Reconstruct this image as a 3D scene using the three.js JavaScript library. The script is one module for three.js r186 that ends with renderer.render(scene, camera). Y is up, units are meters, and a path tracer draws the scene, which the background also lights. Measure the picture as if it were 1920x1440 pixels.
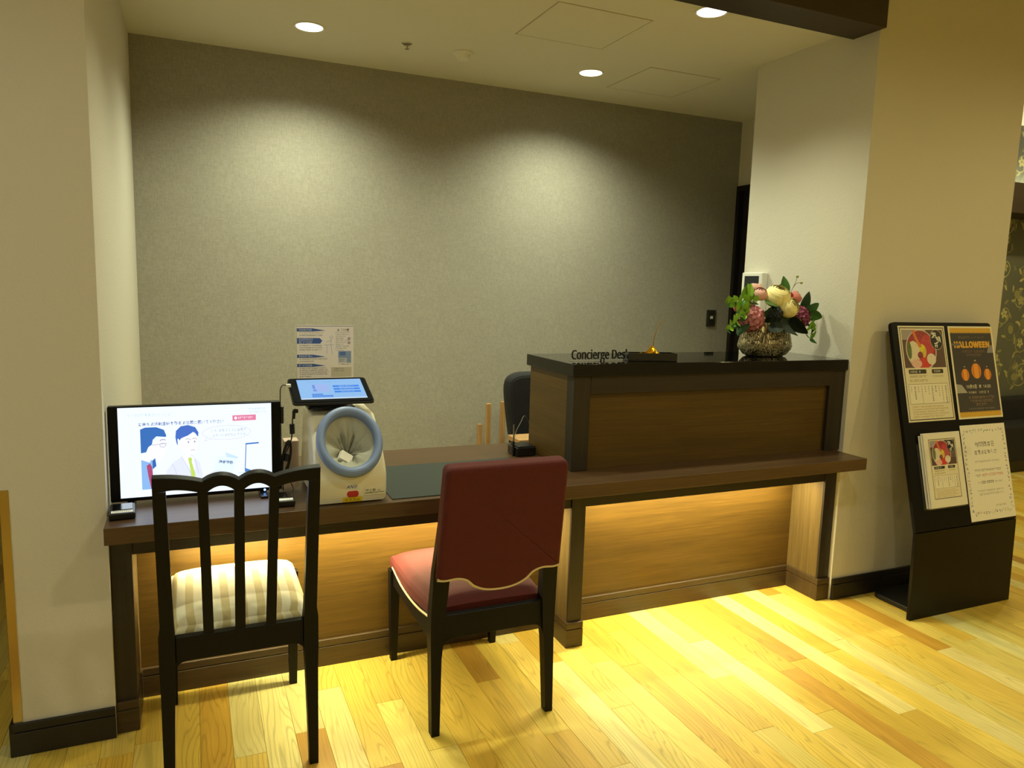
import * as THREE from 'three';
import { RoundedBoxGeometry } from 'three/addons/geometries/RoundedBoxGeometry.js';
import { mergeGeometries, toCreasedNormals } from 'three/addons/utils/BufferGeometryUtils.js';
import { RectAreaLightUniformsLib } from 'three/addons/lights/RectAreaLightUniformsLib.js';
import { FontLoader } from 'three/addons/loaders/FontLoader.js';
import { TextGeometry } from 'three/addons/geometries/TextGeometry.js';
import { Brush, Evaluator, SUBTRACTION } from 'three-bvh-csg';

// ---------------------------------------------------------------- camera, exposure, lights of the place
RectAreaLightUniformsLib.init();
const scene = new THREE.Scene();
scene.background = new THREE.Color(0x000000);
const camera = new THREE.PerspectiveCamera(55.19, 4 / 3, 0.05, 60);
camera.position.set(0.2529, 1.4641, 2.4937);
camera.rotation.set(-0.1317, -0.4134, 0.029, 'YXZ');
const renderer = new THREE.WebGLRenderer();
renderer.toneMapping = THREE.LinearToneMapping;
renderer.toneMappingExposure = 1.0;
renderer.shadowMap.enabled = true;
const LIGHT = {
  alcove: { color: [0.97, 1, 0.7], cd: 10.5, angle: 1.25, blend: 1.0 },   // recessed downlights of the niche
  niche: { color: [0.97, 0.99, 0.68], cd: 6.5, angle: 1.12, blend: 1.0 },     // the pair behind the beam
  lobby: { color: [1, 0.85, 0.4], cd: 4.8, angle: 1.47, blend: 0.3 },     // lobby downlights outside the frame
  lobbyCool: { color: [0.77, 0.81, 0.67], cd: 5.0, angle: 1.47, blend: 0.3 }, // the lamps on the left are whiter
  lobbyMid: { color: [0.91, 0.85, 0.52], cd: 5.0, angle: 1.47, blend: 0.3 },
  strip: { color: [1, 0.87, 0.46], nits: 385 },                             // LED strips under the worktop
  cove: { color: [1, 0.92, 0.6], nits: 40 },                              // cove light above the far shelf
};

// ---------------------------------------------------------------- helpers
let seed = 7;
const rnd = () => { seed = (seed + 0x6d2b79f5) | 0; let t = Math.imul(seed ^ (seed >>> 15), 1 | seed); t = (t + Math.imul(t ^ (t >>> 7), 61 | t)) ^ t; return ((t ^ (t >>> 14)) >>> 0) / 4294967296; };
const rr = (a, b) => a + (b - a) * rnd();
const V = (x, y, z) => new THREE.Vector3(x, y, z);
const taken = new Map();
const numbered = (n) => { const k = taken.get(n) || 0; taken.set(n, k + 1); return k ? n + '_' + String(k).padStart(3, '0') : n; };
const lin = (r, g, b) => new THREE.Color().setRGB(r, g, b);
function place(g, x = 0, y = 0, z = 0, rx = 0, ry = 0, rz = 0) {
  const m = new THREE.Matrix4().makeRotationFromEuler(new THREE.Euler(rx, ry, rz)); m.setPosition(x, y, z);
  return g.applyMatrix4(m);
}
const plain = (g) => { const n = g.index ? g.toNonIndexed() : g; for (const k of Object.keys(n.attributes)) if (!['position', 'normal', 'uv', 'color'].includes(k)) n.deleteAttribute(k); return n; };
// a box between two corners, edges rounded by r
function bx(x0, x1, y0, y1, z0, z1, r = 0.002) {
  const w = x1 - x0, h = y1 - y0, d = z1 - z0; r = Math.min(r, w / 3, h / 3, d / 3);
  const g = r > 0 ? new RoundedBoxGeometry(w, h, d, 1, r) : new THREE.BoxGeometry(w, h, d);
  return plain(g.translate((x0 + x1) / 2, (y0 + y1) / 2, (z0 + z1) / 2));
}
const cyl = (r0, r1, h, n = 24, open = false) => plain(new THREE.CylinderGeometry(r0, r1, h, n, 1, open));
const tube = (pts, r, seg = 40, rad = 8) => plain(new THREE.TubeGeometry(new THREE.CatmullRomCurve3(pts.map((p) => V(...p))), seg, r, rad, false));
const lathe = (pts, n = 48) => plain(new THREE.LatheGeometry(pts.map((p) => new THREE.Vector2(p[0], p[1])), n));
// rectangular sections [x, y, z, width x, depth z] joined from bottom to top
function loft(secs) {
  const pos = [], uv = [];
  const corner = (s) => [V(s[0] - s[3] / 2, s[1], s[2] + s[4] / 2), V(s[0] + s[3] / 2, s[1], s[2] + s[4] / 2), V(s[0] + s[3] / 2, s[1], s[2] - s[4] / 2), V(s[0] - s[3] / 2, s[1], s[2] - s[4] / 2)];
  const quad = (a, b, c, d) => { for (const p of [a, b, c, a, c, d]) { pos.push(p.x, p.y, p.z); uv.push(p.x + p.z, p.y); } };
  for (let i = 0; i + 1 < secs.length; i++) {
    const A = corner(secs[i]), B = corner(secs[i + 1]);
    for (let k = 0; k < 4; k++) { const j = (k + 1) % 4; quad(A[k], A[j], B[j], B[k]); }
  }
  const A = corner(secs[0]), B = corner(secs[secs.length - 1]);
  quad(A[3], A[2], A[1], A[0]); quad(B[0], B[1], B[2], B[3]);
  const g = new THREE.BufferGeometry();
  g.setAttribute('position', new THREE.Float32BufferAttribute(pos, 3)); g.setAttribute('uv', new THREE.Float32BufferAttribute(uv, 2));
  g.computeVertexNormals();
  return toCreasedNormals(g, 0.5);
}
function extr(shape, depth, bevel = 0.002, curve = 16, seg = 2) {
  return plain(new THREE.ExtrudeGeometry(shape, { depth: Math.max(depth - 2 * bevel, 1e-4), bevelEnabled: bevel > 0, bevelThickness: bevel, bevelSize: bevel, bevelOffset: -bevel, bevelSegments: seg, curveSegments: curve }).translate(0, 0, bevel));
}
const poly = (pts) => { const s = new THREE.Shape(); pts.forEach((p, i) => (i ? s.lineTo(p[0], p[1]) : s.moveTo(p[0], p[1]))); s.closePath(); return s; };
function roundRect(w, h, r) {
  const s = new THREE.Shape(), a = w / 2, b = h / 2;
  s.moveTo(-a + r, -b); s.lineTo(a - r, -b); s.quadraticCurveTo(a, -b, a, -b + r); s.lineTo(a, b - r); s.quadraticCurveTo(a, b, a - r, b);
  s.lineTo(-a + r, b); s.quadraticCurveTo(-a, b, -a, b - r); s.lineTo(-a, -b + r); s.quadraticCurveTo(-a, -b, -a + r, -b);
  return s;
}
// texture coordinates in metres: the grain runs along the axis 'along'; every face takes its own offset
function grainUV(g, along = 'x', ou = rnd() * 3, ov = rnd() * 3) {
  const p = g.attributes.position, n = p.count, uv = new Float32Array(n * 2), ai = 'xyz'.indexOf(along), a = V(), b = V(), c = V();
  for (let i = 0; i < n; i += 3) {
    a.fromBufferAttribute(p, i); b.fromBufferAttribute(p, i + 1); c.fromBufferAttribute(p, i + 2);
    b.sub(a); c.sub(a); b.cross(c);
    const m = [Math.abs(b.x), Math.abs(b.y), Math.abs(b.z)], f = m.indexOf(Math.max(...m));
    let us = ai, vs = [0, 1, 2].find((k) => k !== ai && k !== f);
    if (f === ai) { us = (ai + 1) % 3; vs = (ai + 2) % 3; }
    for (let k = i; k < i + 3; k++) { const q = [p.getX(k), p.getY(k), p.getZ(k)]; uv[2 * k] = q[us] + ou + f * 0.37; uv[2 * k + 1] = q[vs] + ov + f * 0.21; }
  }
  g.setAttribute('uv', new THREE.BufferAttribute(uv, 2));
  return g;
}
function obj(name, geos, mat, parent = scene) {
  const list = (Array.isArray(geos) ? geos : [geos]).map(plain);
  if (list.length > 1) for (const g of list) { if (!g.attributes.uv) g.setAttribute('uv', new THREE.Float32BufferAttribute(new Float32Array(g.attributes.position.count * 2), 2)); if (!g.attributes.normal) g.computeVertexNormals(); }
  const m = new THREE.Mesh(list.length > 1 ? mergeGeometries(list) : list[0], mat);
  m.name = parent === scene ? numbered(name) : name; parent.add(m);
  return m;
}
function thing(name, label, category, at = [0, 0, 0], turn = 0, group) {
  const o = new THREE.Group(); o.name = numbered(name); scene.add(o); o.position.set(...at); o.rotation.y = turn;
  o.userData = { label, category }; if (group) o.userData.group = group;
  return o;
}
function tag(o, label, category, group) { o.userData.label = label; o.userData.category = category; if (group) o.userData.group = group; return o; }
function struct(name, geos, mat, label, category) {
  const o = obj(name, geos, mat); o.userData = { kind: 'structure', label, category };
  return o;
}

// ---------------------------------------------------------------- textures
function lattice(n, m, s) { const a = new Float32Array(n * m); let q = s * 7919 + 13; for (let i = 0; i < a.length; i++) { q = (Math.imul(q, 1664525) + 1013904223) | 0; a[i] = ((q >>> 8) & 0xffff) / 65535; } return a; }
function tileNoise(n, m, s) {   // value noise that repeats on the unit square
  const a = lattice(n, m, s);
  return (u, v) => {
    let x = u * n, y = v * m, i = Math.floor(x), j = Math.floor(y); x -= i; y -= j; x = x * x * (3 - 2 * x); y = y * y * (3 - 2 * y);
    i = ((i % n) + n) % n; j = ((j % m) + m) % m; const i1 = (i + 1) % n, j1 = (j + 1) % m;
    return (a[j * n + i] * (1 - x) + a[j * n + i1] * x) * (1 - y) + (a[j1 * n + i] * (1 - x) + a[j1 * n + i1] * x) * y;
  };
}
function dataTex(w, h, f, srgb, ru = 1, rv = 1) {
  const d = new Uint8Array(w * h * 4);
  for (let j = 0; j < h; j++) for (let i = 0; i < w; i++) { const c = f(i / w, j / h), k = (j * w + i) * 4; for (let q = 0; q < 3; q++) d[k + q] = Math.max(0, Math.min(255, (c.length ? c[q] : c) * 255)); d[k + 3] = 255; }
  const t = new THREE.DataTexture(d, w, h); t.wrapS = t.wrapT = THREE.RepeatWrapping; t.magFilter = THREE.LinearFilter; t.minFilter = THREE.LinearMipmapLinearFilter; t.generateMipmaps = true;
  if (srgb) t.colorSpace = THREE.SRGBColorSpace; t.repeat.set(ru, rv); t.needsUpdate = true;
  return t;
}
const clamp = (x, a = 0, b = 1) => Math.max(a, Math.min(b, x));
// oak floor grain: 1.2 m along the grain, 0.45 m across
const nA = tileNoise(3, 9, 1), nB = tileNoise(8, 40, 2), nC = tileNoise(24, 300, 3), nD = tileNoise(5, 14, 4);
const oak = (u, v) => {
  const ring = Math.sin(6.2832 * (v * 26 + 5.5 * nA(u, v) + 0.7 * nB(u, v)));
  const line = Math.pow(clamp(0.5 + 0.5 * ring), 6), pore = nC(u, v), broad = nD(u, v);
  return 0.97 - 0.1 * line * (0.3 + nA(v, u)) - 0.05 * pore - 0.08 * (1 - broad);
};
const texOak = dataTex(1024, 768, (u, v) => { const k = oak(u, v); return [k, k * (0.97 + 0.03 * k), k * (0.86 + 0.14 * k)]; }, true, 1 / 1.2, 1 / 0.45);
// walnut veneer: long fine streaks
const wA = tileNoise(3, 30, 11), wB = tileNoise(6, 110, 12), wC = tileNoise(20, 380, 13), wD = tileNoise(2, 8, 14);
const texWalnut = dataTex(768, 1024, (u, v) => { const k = 0.68 + 0.09 * wA(u, v) + 0.11 * wB(u, v) + 0.13 * wC(u, v) + 0.06 * wD(u, v); return [k, k, k * 0.98]; }, true, 1 / 1.1, 1 / 0.55);
// woven wall covering
const fA = tileNoise(7, 7, 21), fB = tileNoise(128, 24, 22), fC = tileNoise(24, 128, 23);
const texWeave = dataTex(512, 512, (u, v) => 0.86 + 0.015 * fA(u, v) + 0.07 * fB(u, v) + 0.06 * fC(u, v), true, 1 / 0.4, 1 / 0.4);
const texWeaveBump = dataTex(256, 256, (u, v) => 0.5 * fB(u, v) + 0.5 * fC(u, v), false, 1 / 0.25, 1 / 0.25);
const pA = tileNoise(60, 60, 31), pB = tileNoise(9, 9, 32);
const texPlaster = dataTex(256, 256, (u, v) => 0.7 * pA(u, v) + 0.3 * pB(u, v), false, 1 / 0.3, 1 / 0.3);
const texVelvet = dataTex(256, 256, (u, v) => 0.86 + 0.09 * pA(u, v) + 0.05 * pB(u, v), true, 1 / 0.2, 1 / 0.2);
function canvasTex(w, h, draw) {
  const c = document.createElement('canvas'); c.width = w; c.height = h; const x = c.getContext('2d'); draw(x, w, h);
  const t = new THREE.CanvasTexture(c); t.colorSpace = THREE.SRGBColorSpace; t.magFilter = THREE.LinearFilter; t.anisotropy = 8;
  return t;
}
const std = (color, rough = 0.6, o = {}) => new THREE.MeshStandardMaterial({ color, roughness: rough, ...o });
const phys = (color, rough, o = {}) => new THREE.MeshPhysicalMaterial({ color, roughness: rough, ...o });

// ---------------------------------------------------------------- materials
const M = {
  white: std(0xcfcabd, 0.85, { bumpMap: texPlaster, bumpScale: 0.0006 }),
  ceil: std(0xd8d5cb, 0.9),
  fabricWall: std(0xa9a598, 0.9, { map: texWeave, bumpMap: texWeaveBump, bumpScale: 0.0006 }),
  oak: phys(0xffffff, 0.5, { map: texOak, vertexColors: true, specularIntensity: 0.7 }),
  sub: std(0x3a2c1c, 0.9),
  frame: std(0x30261c, 0.5, { map: texWalnut }),
  frameV: std(0x30271e, 0.5, { map: texWalnut }),
  panel: std(0x5e4518, 0.42, { map: texWalnut }),
  worktop: std(0x5c432c, 0.34, { map: texWalnut }),
  plinth: std(0x4b3a24, 0.42, { map: texWalnut }),
  cheek: std(0x6e5a34, 0.45, { map: texWalnut }),
  skirt: std(0x211b16, 0.5, { map: texWalnut }),
  granite: phys(0x050505, 0.04),
  darkChair: phys(0x0f0c0a, 0.5, { map: texWalnut, specularIntensity: 0.45 }),
  beam: std(0x3a2d22, 0.5, { map: texWalnut }),
  velvet: phys(0x56120b, 0.88, { map: texVelvet, sheen: 0.15, sheenRoughness: 0.5, sheenColor: lin(0.7, 0.12, 0.03) }),
  piping: std(0xcdb98a, 0.7),
  black: std(0x0f0f11, 0.35),
  blackGloss: phys(0x0b0b0e, 0.16, { clearcoat: 0.6, clearcoatRoughness: 0.08 }),
  blackMatt: phys(0x08080a, 0.4, { specularIntensity: 0.35 }),
  standBlack: phys(0x0b0a0a, 0.3, { specularIntensity: 0.4 }),
  blackSoft: std(0x17181c, 0.85),
  cream: phys(0xe4dec6, 0.35, { clearcoat: 0.2, clearcoatRoughness: 0.3 }),
  blueRing: std(0x7488b4, 0.45),
  steel: std(0xb9b4a8, 0.28, { metalness: 1 }),
  guard: std(0xc0a878, 0.16, { metalness: 1 }),
  gold: std(0xe0ac2e, 0.24, { metalness: 1 }),
  goldStem: std(0x9c7a2c, 0.4, { metalness: 0.8 }),
  acrylic: phys(0xffffff, 0.04, { transmission: 1, thickness: 0, ior: 1.49 }),
  mat: std(0x2c332e, 0.9),
  lightWood: std(0xc79a63, 0.5, { map: texWalnut }),
  paper: std(0xe9e5da, 0.8),
  whitePlastic: std(0xe2e0d8, 0.4),
  cable: std(0x121214, 0.55),
  doorDark: std(0x1d1610, 0.5, { map: texWalnut }),
  lens: std(0xffffff, 0.5, { emissive: lin(1, 0.97, 0.85), emissiveIntensity: 6 }),
  trimRing: std(0xe4e0d2, 0.4),
  stripLens: std(0xffffff, 0.5, { emissive: lin(1, 0.75, 0.3), emissiveIntensity: 3 }),
};
// ---------------------------------------------------------------- the setting
const W = 3.0665, H = 2.669, HL = 2.95, ZB = -1.8436, XB = 3.886, PRX = 4.09, PLX = -0.272, ZPB = -0.767;
// floor: oak strips along z, each its own piece; the farthest and unseen ones are joined
const floorBase = struct('floor', bx(-5.2, 9.2, -0.12, -0.0155, -4.2, 6.4, 0), M.sub, 'honey coloured oak strip floor of the lobby', 'floor');
{
  const PW = 0.0948, X0 = 2.046, tones = { pale: [0.94, 0.82, 0.32], light: [0.9, 0.71, 0.17], honey: [0.88, 0.64, 0.11], amber: [0.83, 0.55, 0.08], brown: [0.62, 0.37, 0.055] };
  // strips that stand out in the photograph: column, a joint on it, tones of the pieces towards and away from the wall
  const known = { 0: [0.4, 'pale', 'honey'], '-1': [0.722, 'amber', 'light'], '-9': [0.107, 'brown', 'honey'], '-10': [1.4, 'pale', 'honey'], '-13': [0.11, 'honey', 'light'], '-11': [0.432, 'honey', 'amber'], '-5': [0.434, 'light', 'light'], '-6': [0.074, 'amber', 'pale'], 2: [0.72, 'amber', 'honey'], 6: [0.397, 'amber', 'honey'], '-16': [0.19, 'pale', 'brown'], '-12': [0.43, 'honey', 'light'], 12: [1.1, 'light', 'pale'], 14: [0.9, 'pale', 'honey'], 11: [0.55, 'brown', 'pale'], 10: [1.3, 'honey', 'amber'], 3: [0.45, 'amber', 'brown'], 1: [0.13, 'light', 'pale'] };
  const C = camera.position, list = [];
  const keys = Object.keys(tones);
  for (let c = -76; c <= 75; c++) {
    const x0 = X0 + c * PW, k = known[c];
    let z = k ? k[0] : rr(-0.9, 0.9); const cuts = [z];
    const seen = c > -45 && c < 60;
    while (z > -4.2) { z -= rr(0.62, 1.15); cuts.unshift(z); }
    z = k ? k[0] : cuts[cuts.length - 1];
    while (z < 6.4) { z += rr(0.62, 1.15); cuts.push(z); }
    for (let i = 0; i + 1 < cuts.length; i++) {
      const z0 = Math.max(cuts[i], -4.2), z1 = Math.min(cuts[i + 1], 6.4); if (z1 - z0 < 0.05) continue;
      let t; if (k && Math.abs(z1 - k[0]) < 0.01) t = k[1]; else if (k && Math.abs(z0 - k[0]) < 0.01) t = k[2];
      else { const q = rnd(); t = q < 0.11 ? 'pale' : q < 0.34 ? 'light' : q < 0.68 ? 'honey' : q < 0.92 ? 'amber' : 'brown'; }
      list.push({ x0, z0, z1, t, c });
    }
  }
  // seen size: distance to the camera and whether it lies in front of the walls
  const fwd = V(Math.sin(0.4134), 0, -Math.cos(0.4134));
  for (const p of list) {
    const mx = p.x0 + PW / 2, mz = (p.z0 + p.z1) / 2, d = V(mx - C.x, 0, mz - C.z), f = d.dot(fwd), s = d.x * fwd.z * -1 + d.z * fwd.x;
    const inView = (z) => { const q = V(mx - C.x, 0, z - C.z), ff = q.dot(fwd), ss = q.x * 0.9157 + q.z * 0.4017; return ff > 1.35 && Math.abs(ss) < ff * 0.80 + 0.1; };
    const hidden = p.z1 < -0.21 && p.x0 > -0.3 && p.x0 < 4.05;
    p.rank = !hidden && (inView(p.z0) || inView(p.z1) || inView(mz)) ? f + Math.abs(s) * 0.01 : 99 + f;
  }
  list.sort((a, b) => a.rank - b.rank);
  const far = [];
  list.forEach((p, i) => {
    const lift = rnd() * 0.0004, g = bx(p.x0 + 0.0004, p.x0 + PW - 0.0004, -0.014, -lift, p.z0 + 0.0004, p.z1 - 0.0004, i < 300 ? 0.0007 : 0);
    grainUV(g, 'z', rnd() * 4, rnd() * 4);
    const b = tones[p.t], v = rr(0.9, 1.08), w = rr(0.94, 1.06), col = new Float32Array(g.attributes.position.count * 3);
    for (let q = 0; q < col.length; q += 3) { col[q] = Math.min(1, b[0] * v); col[q + 1] = Math.min(1, b[1] * v * w); col[q + 2] = Math.min(1, b[2] * v * w * w); }
    g.setAttribute('color', new THREE.BufferAttribute(col, 3));
    if (i < 300) { const m = obj('plank', g, M.oak, floorBase); m.name = i ? 'plank_' + String(i).padStart(3, '0') : 'plank'; }
    else far.push(g);
  });
  const rest = obj('planks', far, M.oak, floorBase); rest.userData.kind = 'stuff';
}
// walls
struct('wall_back', grainUV(bx(0, XB, 0, H, ZB - 0.12, ZB, 0), 'x', 0, 0), M.fabricWall, 'taupe woven wall covering at the back of the niche', 'wall');
struct('wall_left', grainUV(bx(PLX, 0, 0, HL, ZB - 0.12, 0, 0.001), 'x', 0, 0), M.white, 'white papered wall end left of the counter', 'wall');
struct('wall_right', [grainUV(bx(W, PRX, 0, HL, ZPB, 0, 0.001), 'x', 0, 0), grainUV(bx(XB, PRX, 2.262, HL, ZB - 0.12, ZPB, 0), 'x', 0, 0), grainUV(bx(XB, PRX, 0, 2.262, ZPB - 0.16, ZPB, 0), 'z', 0, 0)], M.white, 'white papered pillar right of the counter', 'wall');
// dark door in the side wall behind the pillar
{
  const d = new THREE.Group(); d.name = 'door_1'; scene.add(d); d.userData = { kind: 'structure', label: 'dark brown door behind the pillar at the end of the taupe wall', category: 'door' };
  obj('door_leaf', grainUV(bx(XB + 0.03, XB + 0.07, 0.002, 2.19, ZB + 0.032, ZPB - 0.192, 0.002), 'y'), M.doorDark, d);
  obj('door_frame', [bx(XB - 0.012, XB + 0.1, 2.19, 2.224, ZB, ZPB - 0.16, 0.002), bx(XB - 0.012, XB + 0.1, 0.002, 2.19, ZB, ZB + 0.03, 0.002), bx(XB - 0.012, XB + 0.1, 0.002, 2.19, ZPB - 0.19, ZPB - 0.16, 0.002)], M.doorDark, d);
  obj('handle', [place(cyl(0.009, 0.009, 0.12, 12), XB - 0.02, 1.0, ZPB - 0.3, Math.PI / 2, 0, 0), place(cyl(0.008, 0.008, 0.06, 12), XB + 0.005, 1.0, ZPB - 0.25, 0, 0, Math.PI / 2)], M.steel, d);
  struct('wall_door_backing', [bx(XB + 0.1, PRX, 0, 2.262, ZB - 0.12, ZPB - 0.16, 0), bx(XB, XB + 0.1, 2.224, 2.262, ZB, ZPB - 0.16, 0)], M.white, 'wall around the dark door behind the pillar', 'wall');
}
// ceilings and the dark beam between the pillars
const BEAM = { z0: -0.146, z1: 0.033, y: 2.629 };
struct('ceiling', [bx(0, W, H, HL, ZPB, BEAM.z0, 0), bx(0, XB, H, HL, ZB, ZPB, 0), bx(-5.2, 9.2, HL, HL + 0.15, -4.2, 6.4, 0)], M.ceil, 'white ceiling of the niche and the lobby', 'ceiling');
struct('trim_1', grainUV(bx(0, W, BEAM.y, HL, BEAM.z0, BEAM.z1, 0.002), 'x'), M.beam, 'dark brown beam across the front of the niche', 'beam');
// walls of the lobby behind and beside the camera
const wallpaper = canvasTex(1024, 1024, (x, w, h) => {
  x.fillStyle = '#5f6358'; x.fillRect(0, 0, w, h);
  const s0 = seed; seed = 99;
  const ink = ['#a3a06c', '#8d8c60', '#b4b07c', '#77795a'];
  for (let k = 0; k < 46; k++) {
    const cx = rnd() * w, cy = rnd() * h, R = 40 + rnd() * 50, a0 = rnd() * 6.28, dir = rnd() < 0.5 ? 1 : -1;
    for (const dx of [-w, 0, w]) for (const dy of [-h, 0, h]) {
      x.strokeStyle = ink[k % 4]; x.lineWidth = 6; x.beginPath();
      for (let t = 0; t <= 1.001; t += 0.04) { const a = a0 + dir * t * 7.5, r = R * (1.25 - t); x.lineTo(cx + dx + r * Math.cos(a), cy + dy + r * Math.sin(a)); }
      x.stroke();
      x.fillStyle = ink[(k + 2) % 4];
      if (k % 2) { x.beginPath(); x.ellipse(cx + dx, cy + dy, 26, 34, a0, 0, 6.3); x.fill(); }
      else for (let q = 0; q < 5; q++) { x.beginPath(); x.ellipse(cx + dx + 20 * Math.cos(q * 1.257 + a0), cy + dy + 20 * Math.sin(q * 1.257 + a0), 15, 11, q * 1.257 + a0, 0, 6.3); x.fill(); }
      x.fillStyle = ink[(k + 1) % 4];
      for (let q = 0; q < 4; q++) { const a = a0 + q * 1.6, r = R * (1.05 + 0.2 * (q % 2)); x.beginPath(); x.ellipse(cx + dx + r * Math.cos(a), cy + dy + r * Math.sin(a), 24, 9, a + 0.8, 0, 6.3); x.fill(); }
    }
  }
  seed = s0;
});
wallpaper.wrapS = wallpaper.wrapT = THREE.RepeatWrapping; wallpaper.repeat.set(1 / 1.3, 1 / 1.3);
M.floral = std(0xffffff, 0.6, { map: wallpaper });
struct('wall_far', grainUV(bx(PRX, 9.2, 0, HL, -1.87, -1.75, 0), 'x', 0, 0), M.floral, 'grey green wall paper with pale floral scrolls beyond the pillar', 'wall');
struct('wall_lobby', [bx(-5.2, -5.08, 0, HL, -4.2, 6.4, 0), bx(9.08, 9.2, 0, HL, -1.75, 6.4, 0), bx(-5.08, 9.08, 0, HL, 6.28, 6.4, 0), bx(-5.08, PLX, 0, HL, -4.2, -4.08, 0)], M.white, 'white walls closing the lobby', 'wall');
// skirting boards
const skirtProfile = (x0, x1, z) => [bx(x0, x1, 0.0005, 0.076, z, z + 0.012, 0.0015), bx(x0, x1, 0.0775, 0.105, z, z + 0.0105, 0.003)];
{
  const s1 = struct('baseboard_left', [...skirtProfile(PLX - 0.011, 0.0, 0.0005), bx(PLX - 0.0125, PLX - 0.0005, 0.0005, 0.105, -1.9, 0.011, 0.002)].map((g) => grainUV(g, 'x')), M.skirt, 'dark brown skirting board on the left wall end', 'skirting');
  const s2 = struct('baseboard_right', [...skirtProfile(W + 0.001, PRX + 0.011, 0.0005), bx(PRX + 0.0005, PRX + 0.0125, 0.0005, 0.105, -1.7, 0.0115, 0.002)].map((g) => grainUV(g, 'x')), M.skirt, 'dark brown skirting board on the right pillar', 'skirting');
  struct('baseboard_back', [bx(0.001, XB - 0.02, 0.0005, 0.1, ZB + 0.0005, ZB + 0.012, 0.002)].map((g) => grainUV(g, 'x')), M.skirt, 'dark skirting board along the taupe wall', 'skirting');
}
// polished corner guard on the left wall end
struct('trim_2', [bx(PLX - 0.0025, PLX + 0.022, 0.106, 0.833, 0.0003, 0.0025, 0.0006), bx(PLX - 0.0025, PLX - 0.0003, 0.106, 0.833, -0.024, 0.0025, 0.0006)], M.guard, 'polished metal corner guard on the edge of the left wall end', 'corner guard');

// ---------------------------------------------------------------- lights
function downlight(x, y, z, L, label, group, r = 0.062, toward) {
  const t = thing('downlight', label, 'downlight', [x, y, z], 0, group);
  obj('trim_ring', lathe([[r, -0.0005], [r + 0.002, -0.004], [r + 0.011, -0.005], [r + 0.013, -0.003], [r + 0.013, -0.0005]], 40), M.trimRing, t);
  obj('lens', place(cyl(r, r, 0.002, 40), 0, -0.0018, 0), M.lens, t);
  const s = new THREE.SpotLight(lin(...L.color), L.cd, 0, L.angle, L.blend, 2);
  s.position.set(0, -0.012, 0); s.shadow.radius = 2.4; t.add(s); s.target.position.set(...(toward || [0, -2, 0])); t.add(s.target);
  return t;
}
downlight(0.809, H, -1.31, LIGHT.alcove, 'round recessed downlight in the niche ceiling beside the sprinkler head', 'niche ceiling downlights');
downlight(2.35, H, -1.31, LIGHT.alcove, 'round recessed downlight between the two ceiling hatches near the taupe wall', 'niche ceiling downlights');
downlight(2.354, H, -0.262, LIGHT.niche, 'round recessed downlight half hidden behind the dark ceiling beam', 'niche ceiling downlights');
downlight(0.809, H, -0.262, LIGHT.niche, 'round recessed downlight behind the beam above the television', 'niche ceiling downlights');
for (const z of [1.75, 4.3]) for (const x of [-3.6, -1.2, 1.6, 4.4, 7.0])
  downlight(x, HL, z, x < 0 ? LIGHT.lobbyCool : x < 3 ? LIGHT.lobbyMid : LIGHT.lobby, 'round downlight in the lobby ceiling in front of the niche', 'lobby ceiling downlights', 0.075);
downlight(6.3, HL, -0.75, LIGHT.lobby, 'round downlight in the lobby ceiling before the floral wall', 'lobby ceiling downlights', 0.075);
downlight(5.2, HL, -0.75, LIGHT.lobby, 'round downlight in the lobby ceiling before the floral wall', 'lobby ceiling downlights', 0.075);
// ceiling fittings
{
  const hatch = (x0, x1, z0, z1, label) => {
    const t = thing('ceiling_hatch', label, 'access hatch', [(x0 + x1) / 2, H, (z0 + z1) / 2], 0, 'ceiling access hatches');
    const a = (x1 - x0) / 2, b = (z1 - z0) / 2, y0 = -0.0022, y1 = -0.0002;
    obj('hatch_panel', bx(-a + 0.005, a - 0.005, y0, y1, -b + 0.005, b - 0.005, 0.0005), M.ceil, t);
    const f = std(0xbab39c, 0.7);
    obj('hatch_rim', [bx(-a, a, y0, y1, -b, -b + 0.003, 0), bx(-a, a, y0, y1, b - 0.003, b, 0), bx(-a, -a + 0.003, y0, y1, -b + 0.003, b - 0.003, 0), bx(a - 0.003, a, y0, y1, -b + 0.003, b - 0.003, 0)], f, t);
  };
  hatch(1.717, 2.195, -0.927, -0.468, 'square flush hatch in the niche ceiling near the dark beam');
  hatch(2.58, 3.051, -1.524, -1.057, 'square flush hatch in the niche ceiling near the pillar');
  const sp = thing('sprinkler_head', 'small steel sprinkler head in the niche ceiling', 'sprinkler', [1.291, H, -1.32]);
  obj('escutcheon', lathe([[0.0, -0.006], [0.02, -0.006], [0.026, -0.001], [0.026, 0]], 24), M.steel, sp);
  obj('nozzle', [place(cyl(0.006, 0.006, 0.02, 12), 0, -0.016, 0), place(cyl(0.012, 0.01, 0.003, 16), 0, -0.0275, 0)], M.steel, sp);
  const sm = thing('smoke_detector', 'round cream smoke detector on the niche ceiling', 'smoke detector', [1.591, H, -1.319]);
  obj('base', lathe([[0, -0.012], [0.05, -0.012], [0.053, -0.006], [0.053, 0]], 36), M.whitePlastic, sm);
  obj('chamber', lathe([[0, -0.04], [0.03, -0.038], [0.036, -0.024], [0.04, -0.012]], 36), M.whitePlastic, sm);
}
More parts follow.
